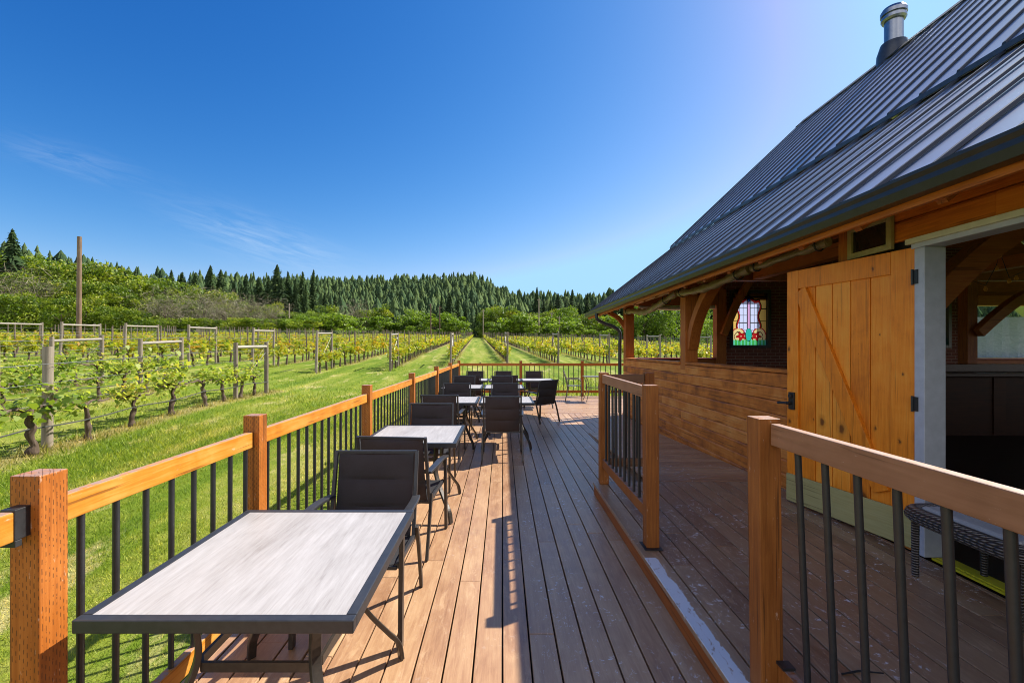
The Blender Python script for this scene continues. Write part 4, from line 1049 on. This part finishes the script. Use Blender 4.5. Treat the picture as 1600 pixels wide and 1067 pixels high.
m = MB(); m.ribbon(curve([(3.16, 3.70, 1.62), (3.5, 3.70, 2.0), (3.85, 3.70, 2.34), (4.3, 3.70, 2.66)], 5), .15, .17, (0, 1, 0)); bpart('knee_brace', m, M_BEAM_X)
for yb in (3.65, 9.6):
    m = MB(); m.box(3.75, 2*RGX-3.75, yb-.1, yb+.1, 3.02, 3.26); bpart('tie_beam', m, M_BEAM_X)
for q in (9.0, 5.2):
    m = MB(); m.box(q, q+.2, 3.8, 9.45, 3.03, 3.24); bpart('purlin', m, M_BEAM_Y)
# door frame
m = MB(); m.box(WX-.02, WX+.13, 3.16, 3.238, .142, 2.300); m.box(WX-.02, WX+.13, .9, 1.0, .142, 2.300); m.box(WX-.022, WX+.132, .9, 3.262, 2.302, 2.372); dfm = bpart('door_frame', m, M_WHITE, bevel=.004)
m = MB(); m.box(WX-.045, WX-.0225, .9, 3.285, 2.336, 2.374); bpart('head_trim', m, M_CREAM, dfm)
m = MB(); m.box(WX+.03, WX+.16, 1.0, 3.16, .128, .142); m.box(WX+.055, WX+.105, 1.01, 3.15, .1425, .1465); thr = bpart('threshold', m, M_YELLOW)
# open plank door
t0 = Vector((2.962, 3.245)); t1 = Vector((2.728, 4.33)); dirv = (t1-t0); DW = dirv.length; ang = math.atan2(dirv.y, dirv.x); DZ0, DZ1 = .165, 2.315; DH = DZ1-DZ0
m = MB(); np_ = 5; st = .125; wst = .17; m.box(.02, DW-.02, -.017, -.006, .02, DH-.02, .05)
xs = np.linspace(wst, DW-st, np_+1)
for a, b_ in zip(xs[:-1], xs[1:]): m.box(a+.004, b_-.004, -.018, .006, .02, DH-.02)
m.box(0, wst-.002, -.02, .024, 0, DH, .55); m.box(DW-st+.002, DW, -.02, .024, 0, DH, .5); m.box(wst, DW-st, -.0195, .0235, DH-.17, DH-.001, .45)
dr = link('door', m, M_DOOR, bl, bevel=.003); dr['label'] = 'knotty varnished pine door standing open against the wall'
dr.location = (t0.x-WX, t0.y-5, DZ0); dr.rotation_euler = (0, 0, ang)
m = MB(); a = Vector((DW-st-.03, .022, DH-.19)); b_ = Vector((wst+.06, .022, .34)); m.bar(a, b_, .036, .125, (1, 0, 1), rnd=.35); link('diagonal_brace', m, M_DOOR, dr, bevel=.003)
m = MB(); m.box(.004, DW-.004, .0245, .037, .0, .255); link('kick_board', m, M_KICK, dr, bevel=.003)
m = MB(); m.box(DW-.095, DW-.035, .0245, .045, .86, 1.02); m.tube([(DW-.065, .045, .92), (DW-.065, .09, .92)], .016, 12); m.tube(curve([(DW-.065, .088, .92), (DW-.02, .09, .918), (DW+.045, .086, .91)], 3), .011, 10); m.tube([(DW-.065, .045, .985), (DW-.065, .062, .985)], .02, 14); link('door_handle', m, M_BLACK, dr, bevel=.003)
for z in (1.20, 2.10):
    m = MB(); m.box(WX-.027, WX-.0205, 3.205, 3.236, z-.05, z+.05); m.tube([(WX-.030, 3.243, z-.055), (WX-.030, 3.243, z+.055)], .008, 10); bpart('hinge', m, M_BLACK, dfm)
# framed clear flap above the door
m = MB(); yv0, yv1, zv0, zv1 = 3.40, 3.83, 2.335, 2.60; e = .045
for bx in ((yv0, yv0+e, zv0, zv1), (yv1-e, yv1, zv0, zv1), (yv0+e+.001, yv1-e-.001, zv1-e, zv1), (yv0+e+.001, yv1-e-.001, zv0, zv0+e)): m.box(WX-.05, WX-.02, *bx)
vf = bpart('vent_frame', m, M_VENT, bevel=.003)
m = MB(); m.box(WX-.032, WX-.026, yv0+e, yv1-e, zv0+e, zv1-e); bpart('vent_panel', m, plain('dark_vinyl', (.02, .017, .012), .12, 0, .3, 8, .8), vf)

# rolled clear curtains under the eave
w = NT('clear_curtain'); cc = w.ramp(w.noise(w.vmap(w.coord(), (2, .6, 2)), 9, 5, .7, 1.2), [(.3, (.16, .115, .045)), (.6, (.34, .27, .13)), (.8, (.60, .55, .42))]); w.bump(w.noise(w.coord(), 14, 4), .6, .02); w.set(cc, .28); M_CURT = w.translucent((.5, .42, .22), .25)
def rolled(label, pts, r):
    b = MB(); P = curve(pts, 8); n = len(P); b.tube(P, [r*(1+.18*math.sin(i*1.7)+.1*math.sin(i*.6)) for i in range(n)], 14, flat=.8)
    o = link('rolled_curtain', b, M_CURT, smooth=60); tag(o, label, 'rolled curtain')
    o.location = (0, 0, 0)
    for k in (n//8, n-1-n//8): 
        s = MB(); p = P[k]; s.tube([p+Vector((math.cos(q*.628)*r*1.25, 0, math.sin(q*.628)*r*1.35)) for q in range(11)], .008, 6)
        link('tie_strap', s, M_BLACK, o)
rolled('sagging clear curtain roll under the eave beside the corner post', [(WX-.09, 10.6, 2.46), (WX-.12, 9.8, 2.40), (WX-.1, 9.1, 2.33), (WX-.12, 8.4, 2.37), (WX-.08, 7.5, 2.52)], .06)
rolled('olive curtain roll bulging above the middle bay beside the knee brace', [(WX-.1, 7.35, 2.50), (WX-.14, 6.7, 2.44), (WX-.12, 6.0, 2.45), (WX-.1, 5.25, 2.52)], .055)
rolled('taut curtain roll ending just left of the vent frame', [(WX-.1, 5.2, 2.51), (WX-.1, 4.6, 2.515), (WX-.1, 3.98, 2.525)], .04)
b = MB(); b.tube([(WX+.3, GY-.02, 2.58), (4.1, GY-.02, 2.55), (5.05, GY-.02, 2.58)], .045, 12); o = link('rolled_curtain', b, plain('white_vinyl', (.6, .58, .55), .4), smooth=60); tag(o, 'white curtain roll across the far open bay', 'rolled curtain')
b = MB(); b.box(WX+.3, 5.05, GY-.05, GY-.01, 2.605, 2.635); link('curtain_rod', b, plain('maroon_rod', (.10, .012, .015), .5), o)
w = NT('clear_sheet'); n_ = w.noise(w.vmap(w.coord(), (1, 1, 2.2)), 5, 4, .6, 1.5); w.bump(n_, 1.0, .08); w.set((.55, .58, .62), .12, spec=.6); M_SHEET = w.translucent((.65, .68, .72), .4)
b = MB(); nn_ = 24
for i in range(nn_):
    xa, xb = 11.32+(1.8)*i/nn_, 11.32+1.8*(i+1)/nn_; ya, yb = GY+.02+.02*math.sin(i*1.3), GY+.02+.02*math.sin((i+1)*1.3); b.add([(xa,ya,1.38),(xb,yb,1.38),(xb,yb,2.35),(xa,ya,2.35)], [(0,1,2,3)], .5)
tag(link('clear_curtain', b, M_SHEET), 'rippled clear plastic curtain glinting behind the dark bar', 'curtain')
# bar counter, lights, wicker stool
t = thing('bar_counter', 'dark wooden bar counter inside the doorway', 'bar counter', (8.5, 7.7, .125))
b = MB(); b.box(-2.6, 4.0, -.0, .5, 0, 1.0); b.box(-.2, 0, -.015, -.001, .02, .98); b.box(1.4, 1.6, -.015, -.001, .02, .98); link('panel', b, M_BARWOOD, t)
b = MB(); b.box(-2.7, 4.1, -.12, .6, 1.002, 1.055); b.box(-2.7, 4.1, .45, .6, 1.056, 1.19); link('counter_top', b, M_GLOSSDARK, t, bevel=.008)
t = thing('string_light', 'string of small amber bulbs inside the dark building', 'string lights', px(1514, 443, 6.0))
cp = [px(x, y, 6.0) for x, y in ((1440, 390), (1499, 398), (1514, 443), (1540, 452), (1557, 420), (1562, 400), (1577, 440), (1588, 435), (1650, 410))]
b = MB(); b.tube([p-t.location+Vector((0,0,.05)) for p in cp], .004, 6); link('cord', b, M_BLACK, t)
for p in cp[1:-1]:
    b = MB(); b.tube([Vector((0,0,-.028)), Vector((0,0,-.02)), Vector((0,0,.0)), Vector((0,0,.02)), Vector((0,0,.04))], [.006, .017, .023, .017, .010], 12); o = link('bulb', b, M_BULB, t, smooth=60); o.location = p-t.location
def wicker_mat():
    w = NT('wicker'); co = w.coord(); sp = w.n('ShaderNodeSeparateXYZ'); w.l(co, sp.inputs[0])
    u = w.math('MULTIPLY', w.math('ADD', sp.outputs[1], sp.outputs[0]), 28); v = w.math('MULTIPLY', sp.outputs[2], 62)
    a = w.math('SINE', w.math('MULTIPLY', u, 3.1416)); b = w.math('SINE', w.math('ADD', w.math('MULTIPLY', v, 3.1416), w.math('MULTIPLY', w.math('FLOOR', u), 3.1416)))
    h = w.math('ABSOLUTE', w.math('MULTIPLY', a, b)); c = w.ramp(h, [(.05, (.02, .016, .014)), (.5, (.10, .085, .075)), (.95, (.24, .21, .19))]); w.bump(h, 1.0, .02)
    return w.set(c, .4)
M_WICK = wicker_mat()
t = thing('wicker_stool', 'low wicker stool with pale cushion partly blocking the doorway', 'stool', (2.86, 2.62, .14))
b = MB(); prof = []
for k in range(25):
    q = k/24*math.pi*2; sx = math.copysign(abs(math.cos(q))**.35, math.cos(q)); sy = math.copysign(abs(math.sin(q))**.35, math.sin(q)); prof.append((sx*.25, sy*.33, .40))
b.tube(prof, .05, 12, flat=1.1); link('seat_rim', b, M_WICK, t, smooth=60)
b = MB(); b.box(-.20, .20, -.28, .28, .39, .455); link('cushion', b, M_CUSHION, t, bevel=.02)
for sx in (-1, 1):
    for sy in (-1, 1):
        b = MB(); b.tube([(sx*.22, sy*.29, 0), (sx*.22, sy*.29, .37)], [.018, .022], 10); link('leg', b, M_WICK, t)

# ------------------------------------------------------------------ tables and chairs
def make_table(label):
    t = thing('patio_table', label, 'table'); W, L, H = .88, .98, .74
    b = MB(); b.box(-W/2+.033, W/2-.033, -L/2+.033, L/2-.033, H-.022, H-.002); link('tabletop', b, M_TOP, t)
    b = MB(); e = .035
    b.box(-W/2, W/2, -L/2, -L/2+e, H-.042, H); b.box(-W/2, W/2, L/2-e, L/2, H-.042, H); b.box(-W/2, -W/2+e, -L/2+e+.0005, L/2-e-.0005, H-.042, H); b.box(W/2-e, W/2, -L/2+e+.0005, L/2-e-.0005, H-.042, H); link('frame', b, M_FRAME, t, bevel=.003)
    for sx in (-1, 1):
        for sy in (-1, 1):
            b = MB(); pts = curve([(sx*.22, sy*.24, H-.04), (sx*.225, sy*.245, .62), (sx*.215, sy*.235, .46), (sx*.25, sy*.28, .33), (sx*.33, sy*.37, .17), (sx*.372, sy*.415, .09), (sx*.385, sy*.43, .0)], 5)
            b.ribbon(pts, .042, .022, (-sy*sx*.6, .8, 0)); link('leg', b, M_BRONZE, t, bevel=.004)
    b = MB(); r_ = [(-.20, -.235, .42), (.20, -.235, .42), (.225, -.2, .42), (.225, .2, .42), (.2, .235, .42), (-.2, .235, .42), (-.225, .2, .42), (-.225, -.2, .42), (-.20, -.235, .42)]
    b.ribbon(r_, .012, .04, (0, 0, 1)) if False else b.ribbon(r_, .035, .014, (0, 0, 1)); link('stretcher', b, M_BRONZE, t)
    return t
def make_chair(label):
    """faces -Y"""
    t = thing('patio_chair', label, 'chair'); hw = .265
    def sheet(prof, w, th, bulge):
        n = 9; V = []; m = len(prof)
        for side in (0, 1):
            for (y, z, ny, nz, k) in prof:
                for i in range(n):
                    s = i/(n-1)*2-1; off = (th*.5+bulge*k*(1-s**4)*.5)*(1 if side == 0 else -1)-.014*(1-s*s)
                    V.append((s*w, y+ny*off, z+nz*off))
        F = []
        for side in (0, 1):
            o = side*m*n
            for j in range(m-1):
                for i in range(n-1):
                    q = (o+j*n+i, o+j*n+i+1, o+(j+1)*n+i+1, o+(j+1)*n+i); F.append(q if side else q[::-1])
        for j in range(m-1):
            for i in (0, n-1): F.append((j*n+i, (j+1)*n+i, m*n+(j+1)*n+i, m*n+j*n+i))
        for j in (0, m-1):
            for i in range(n-1): F.append((j*n+i, m*n+j*n+i, m*n+j*n+i+1, j*n+i+1))
        b = MB(); b.add(V, F); return b
    prof = []
    for i in range(37):
        s = i/36; z = .40+.50*s; y = .20+.115*s+.02*math.sin(s*math.pi); k = abs(math.sin(s*math.pi*3))**.5; prof.append((y, z, -.97, .23, k))
    link('backrest', sheet(prof, hw-.02, .008, .040), M_SLING, t, smooth=60)
    prof = []
    for i in range(19):
        s = i/18; y = -.24+.45*s; z = .425-.03*math.sin(s*math.pi)-.03*s; k = abs(math.sin(s*math.pi*3))**.6; prof.append((y, z, .05, 1, k))
    link('seat', sheet(prof, hw-.02, .008, .016), M_SLING, t, smooth=60)
    b = MB()
    for sx in (-1, 1):
        b.ribbon(curve([(sx*hw, .20, .39), (sx*hw, .255, .62), (sx*hw, .325, .915)], 5), .022, .030, (1, 0, 0))
        b.ribbon([(sx*hw, -.25, .425), (sx*hw, 0, .41), (sx*hw, .21, .395)], .022, .03, (1, 0, 0))
    b.bar((-hw, .322, .906), (hw, .322, .906), .022, .020); b.bar((-hw, -.25, .415), (hw, -.25, .415), .02, .02); b.bar((-hw, .2, .385), (hw, .2, .385), .02, .02)
    link('back_frame', b, M_FRAME, t, bevel=.003)
    for sx in (-1, 1):
        b = MB(); b.ribbon(curve([(sx*(hw+.024), -.27, 0), (sx*(hw+.024), -.255, .35), (sx*(hw+.024), -.235, .635)], 4), .024, .040, (1, 0, 0)); link('leg', b, M_BRONZE, t, bevel=.003)
        b = MB(); b.ribbon(curve([(sx*(hw+.022), .36, 0), (sx*(hw+.022), .27, .30), (sx*(hw+.018), .21, .46)], 4), .022, .032, (1, 0, 0)); link('leg', b, M_BRONZE, t, bevel=.003)
        b = MB(); b.ribbon(curve([(sx*(hw+.022), -.27, .638), (sx*(hw+.022), -.1, .652), (sx*(hw+.022), .10, .648), (sx*(hw+.006), .262, .632)], 5), .052, .020, (1, 0, 0)); link('armrest', b, M_FRAME, t, bevel=.005)
    return t
TG = 'whitewashed patio tables'
tabs = [(-.905, 1.91, 'whitewashed table nearest the viewer beside the first railing post'), (-.855, 4.57, 'single whitewashed table second from the viewer'),
        (-.84, 7.62, 'left table of the third row pushed against the railing side'), (.065, 7.62, 'right table of the third row behind the brown backed chair'),
        (-.885, 10.27, 'left table of the fourth row'), (.035, 10.27, 'right table of the fourth row beside the angled chair'),
        (-.83, 12.6, 'left table of the last row hidden behind chairs'), (.07, 12.6, 'middle table of the last row'), (.965, 12.6, 'right table of the last row before the end railing')]
t0_ = None
for x, y, lb in tabs:
    if t0_ is None: t0_ = make_table(lb); t0_.location = (x, y, .003); t0_['group'] = TG
    else: dup(t0_, (x, y, .003), 0, lb, TG)
CG = 'dark sling patio chairs'
# back frame sits .32 behind the chair's origin
chairs = [(-.83, 2.69, 0, 'dark padded chair facing the viewer behind the nearest table'), (-.815, 3.80, 180-6, 'brown backed chair seen from behind before the second table'),
          (-.875, 5.31, 0, 'dark chair facing the viewer behind the second table'), (-.90, 6.96, 180-3, 'brown backed chair half hidden before the left third row table'),
          (.0, 6.78, 180, 'brown backed chair seen from behind out in the open walkway'), (-.89, 8.60, 0, 'dark chair facing the viewer behind the left third row table'),
          (.06, 8.60, 0, 'dark chair facing the viewer behind the right third row table'), (-.95, 11.02, 0, 'dark chair facing the viewer behind the left fourth row table'),
          (-.02, 11.02, 0, 'dark chair facing the viewer behind the right fourth row table'), (.80, 10.05, 180+38, 'angled dark chair at the right end of the fourth row'),
          (-.82, 11.90, 180, 'chair with its back turned before the left last row table'), (.12, 11.90, 180, 'chair with its back turned before the middle last row table'),
          (-.82, 13.5, 0, 'dark chair behind the left last row table near the corner post'), (.03, 13.5, 0, 'dark chair behind the middle last row table'), (.95, 13.5, 0, 'dark chair behind the right last row table at the end railing')]
c0 = None
for x, y, a, lb in chairs:
    z = .003 if y < 11 else .002
    if c0 is None: c0 = make_chair(lb); c0.location = (x, y, z); c0.rotation_euler = (0, 0, R(a)); c0['group'] = CG
    else: dup(c0, (x, y, z), R(a), lb, CG)
b = MB(); b.tube([(-.09, 0, .004), (0, .012, .007), (.1, -.005, .005)], [.004, .005, .003], 6); tag(link('twig', b, M_BLACK, loc=(1.60, 2.03, .14), rot=(0, 0, .05)), 'short dark twig lying on the raised deck behind the near balusters', 'twig')
# metal bistro chair and table by the end railing
t = thing('bistro_chair', 'slat backed metal chair standing alone by the end railing', 'chair', (2.22, 14.1, 0), R(-80))
# faces -Y locally; turned to look along +X towards the small table
t.rotation_euler = (0, 0, R(80))
for sx in (-1, 1):
    b = MB(); b.tube(curve([(sx*.23, .26, 0), (sx*.23, .20, .45), (sx*.22, .33, .92)], 5), .014, 8); link('leg', b, M_BISTRO, t, smooth=40)
    b = MB(); b.tube(curve([(sx*.24, -.24, 0), (sx*.24, -.22, .45), (sx*.25, -.19, .64), (sx*.25, -.05, .67), (sx*.24, .23, .66)], 5), .013, 8); link('leg', b, M_BISTRO, t, smooth=40)
b = MB()
for k in range(7): z = .56+k*.055; b.bar((-.22, .215+.25*(z-.5), z), (.22, .215+.25*(z-.5), z), .012, .03)
link('backrest', b, M_BISTRO, t)
b = MB()
for k in range(8): y = -.22+k*.058; b.box(-.23, .23, y, y+.042, .44, .455)
link('seat', b, M_BISTRO, t)
t = thing('bistro_table', 'small square metal table next to the slat backed chair', 'table', (2.80, 13.95, 0))
b = MB(); b.box(-.3, .3, -.3, .3, .735, .755); link('tabletop', b, plain('glass_grey', (.22, .24, .23), .2), t, bevel=.004)
for sx in (-1, 1):
    for sy in (-1, 1):
        b = MB(); b.tube(curve([(sx*.27, sy*.27, 0), (sx*.19, sy*.19, .3), (sx*.19, sy*.19, .5), (sx*.26, sy*.26, .735)], 4), .011, 8); link('leg', b, M_BISTRO, t, smooth=40)
b = MB(); b.bar((-.19, -.19, .4), (.19, .19, .4), .014, .014); b.bar((-.19, .19, .405), (.19, -.19, .405), .014, .014); link('stretcher', b, M_BISTRO, t)

# ------------------------------------------------------------------ grass blades near the deck
def blades(n, xr, yr, hmin, hmax, wd, reject=None):
    x = rng.uniform(*xr, n); y = rng.uniform(*yr, n); k = rng.uniform(0, 1, n) < np.clip(5.0/np.hypot(x, y), 0, 1)**1.5*np.clip((yr[1]-y)/(.5*(yr[1]-yr[0])), 0, 1)*np.clip((x-xr[0])/(.4*(xr[1]-xr[0])), 0, 1)
    if reject is not None: k &= ~reject(x, y)
    x, y = x[k], y[k]; n = len(x); z = G(x, y)-.004; h = rng.uniform(hmin, hmax, n)*np.clip(np.hypot(x, y)/6, .8, 2.2); a = rng.uniform(0, 6.28, n); w_ = wd*np.clip(np.hypot(x, y)/5, .8, 3)
    le = rng.normal(0, .55, (n, 2))*h[:, None]
    V = np.stack([np.stack([x+np.cos(a)*w_, y+np.sin(a)*w_, z], 1), np.stack([x-np.cos(a)*w_, y-np.sin(a)*w_, z], 1), np.stack([x+le[:, 0], y+le[:, 1], z+h], 1)], 1).reshape(-1, 3)
    r = np.repeat(np.clip(rng.beta(2, 2.4, n), 0, 1), 3)
    return V, np.arange(n*3).reshape(-1, 3), r
parts = [blades(420000, (-8, -1.54), (.9, 15), .018, .05, .0028), blades(160000, (-14, -1.54), (6, 30), .02, .045, .0035), blades(50000, (-1.6, -1.545), (.5, 15.4), .04, .13, .003), blades(60000, (-3, 9), (15.45, 24), .03, .07, .004), blades(9000, (-1.5, 9), (15.43, 15.9), .06, .22, .006)]
Vg, Fg, Rg = [], [], []; off = 0
tuft = []
for X0 in B0: 
    for q in (0, 2.3): tuft.append((rowx(X0, b_start(X0)+q), b_start(X0)+q))
    tuft += [(rowx(X0, b_start(X0)+2+k*1.1), b_start(X0)+2+k*1.1) for k in range(14)]
for X0, nm in A_ROWS: tuft += [(rowx(X0, y_), y_) for y_ in (4, 5, 6, 7.1, 8, 9.1, 10.1, 11.2, 12.3, 13, 13.8, 14.8)]
tx = np.repeat(np.array(tuft), 60, axis=0)+rng.normal(0, .16, (len(tuft)*60, 2)); hh = rng.uniform(.05, .20, len(tx)); aa = rng.uniform(0, 6.28, len(tx)); le = rng.normal(0, .4, (len(tx), 2))*hh[:, None]; zz = G(tx[:, 0], tx[:, 1])-.01
Vt = np.stack([np.stack([tx[:, 0]+np.cos(aa)*.012, tx[:, 1]+np.sin(aa)*.012, zz], 1), np.stack([tx[:, 0]-np.cos(aa)*.012, tx[:, 1]-np.sin(aa)*.012, zz], 1), np.stack([tx[:, 0]+le[:, 0], tx[:, 1]+le[:, 1], zz+hh], 1)], 1).reshape(-1, 3)
parts.append((Vt, np.arange(len(Vt)).reshape(-1, 3), np.repeat(rng.uniform(.2, .6, len(tx)), 3)))
for V, F, r in parts: Vg.append(V); Fg.append(F+off); Rg.append(r); off += len(V)
# tufts round the posts and vine feet of the far rows
tag(link('grass', arr_mesh('grass', np.concatenate(Vg), np.concatenate(Fg), np.concatenate(Rg)), M_GRASS), 'mown green lawn grass beside the deck', 'grass', kind='stuff')
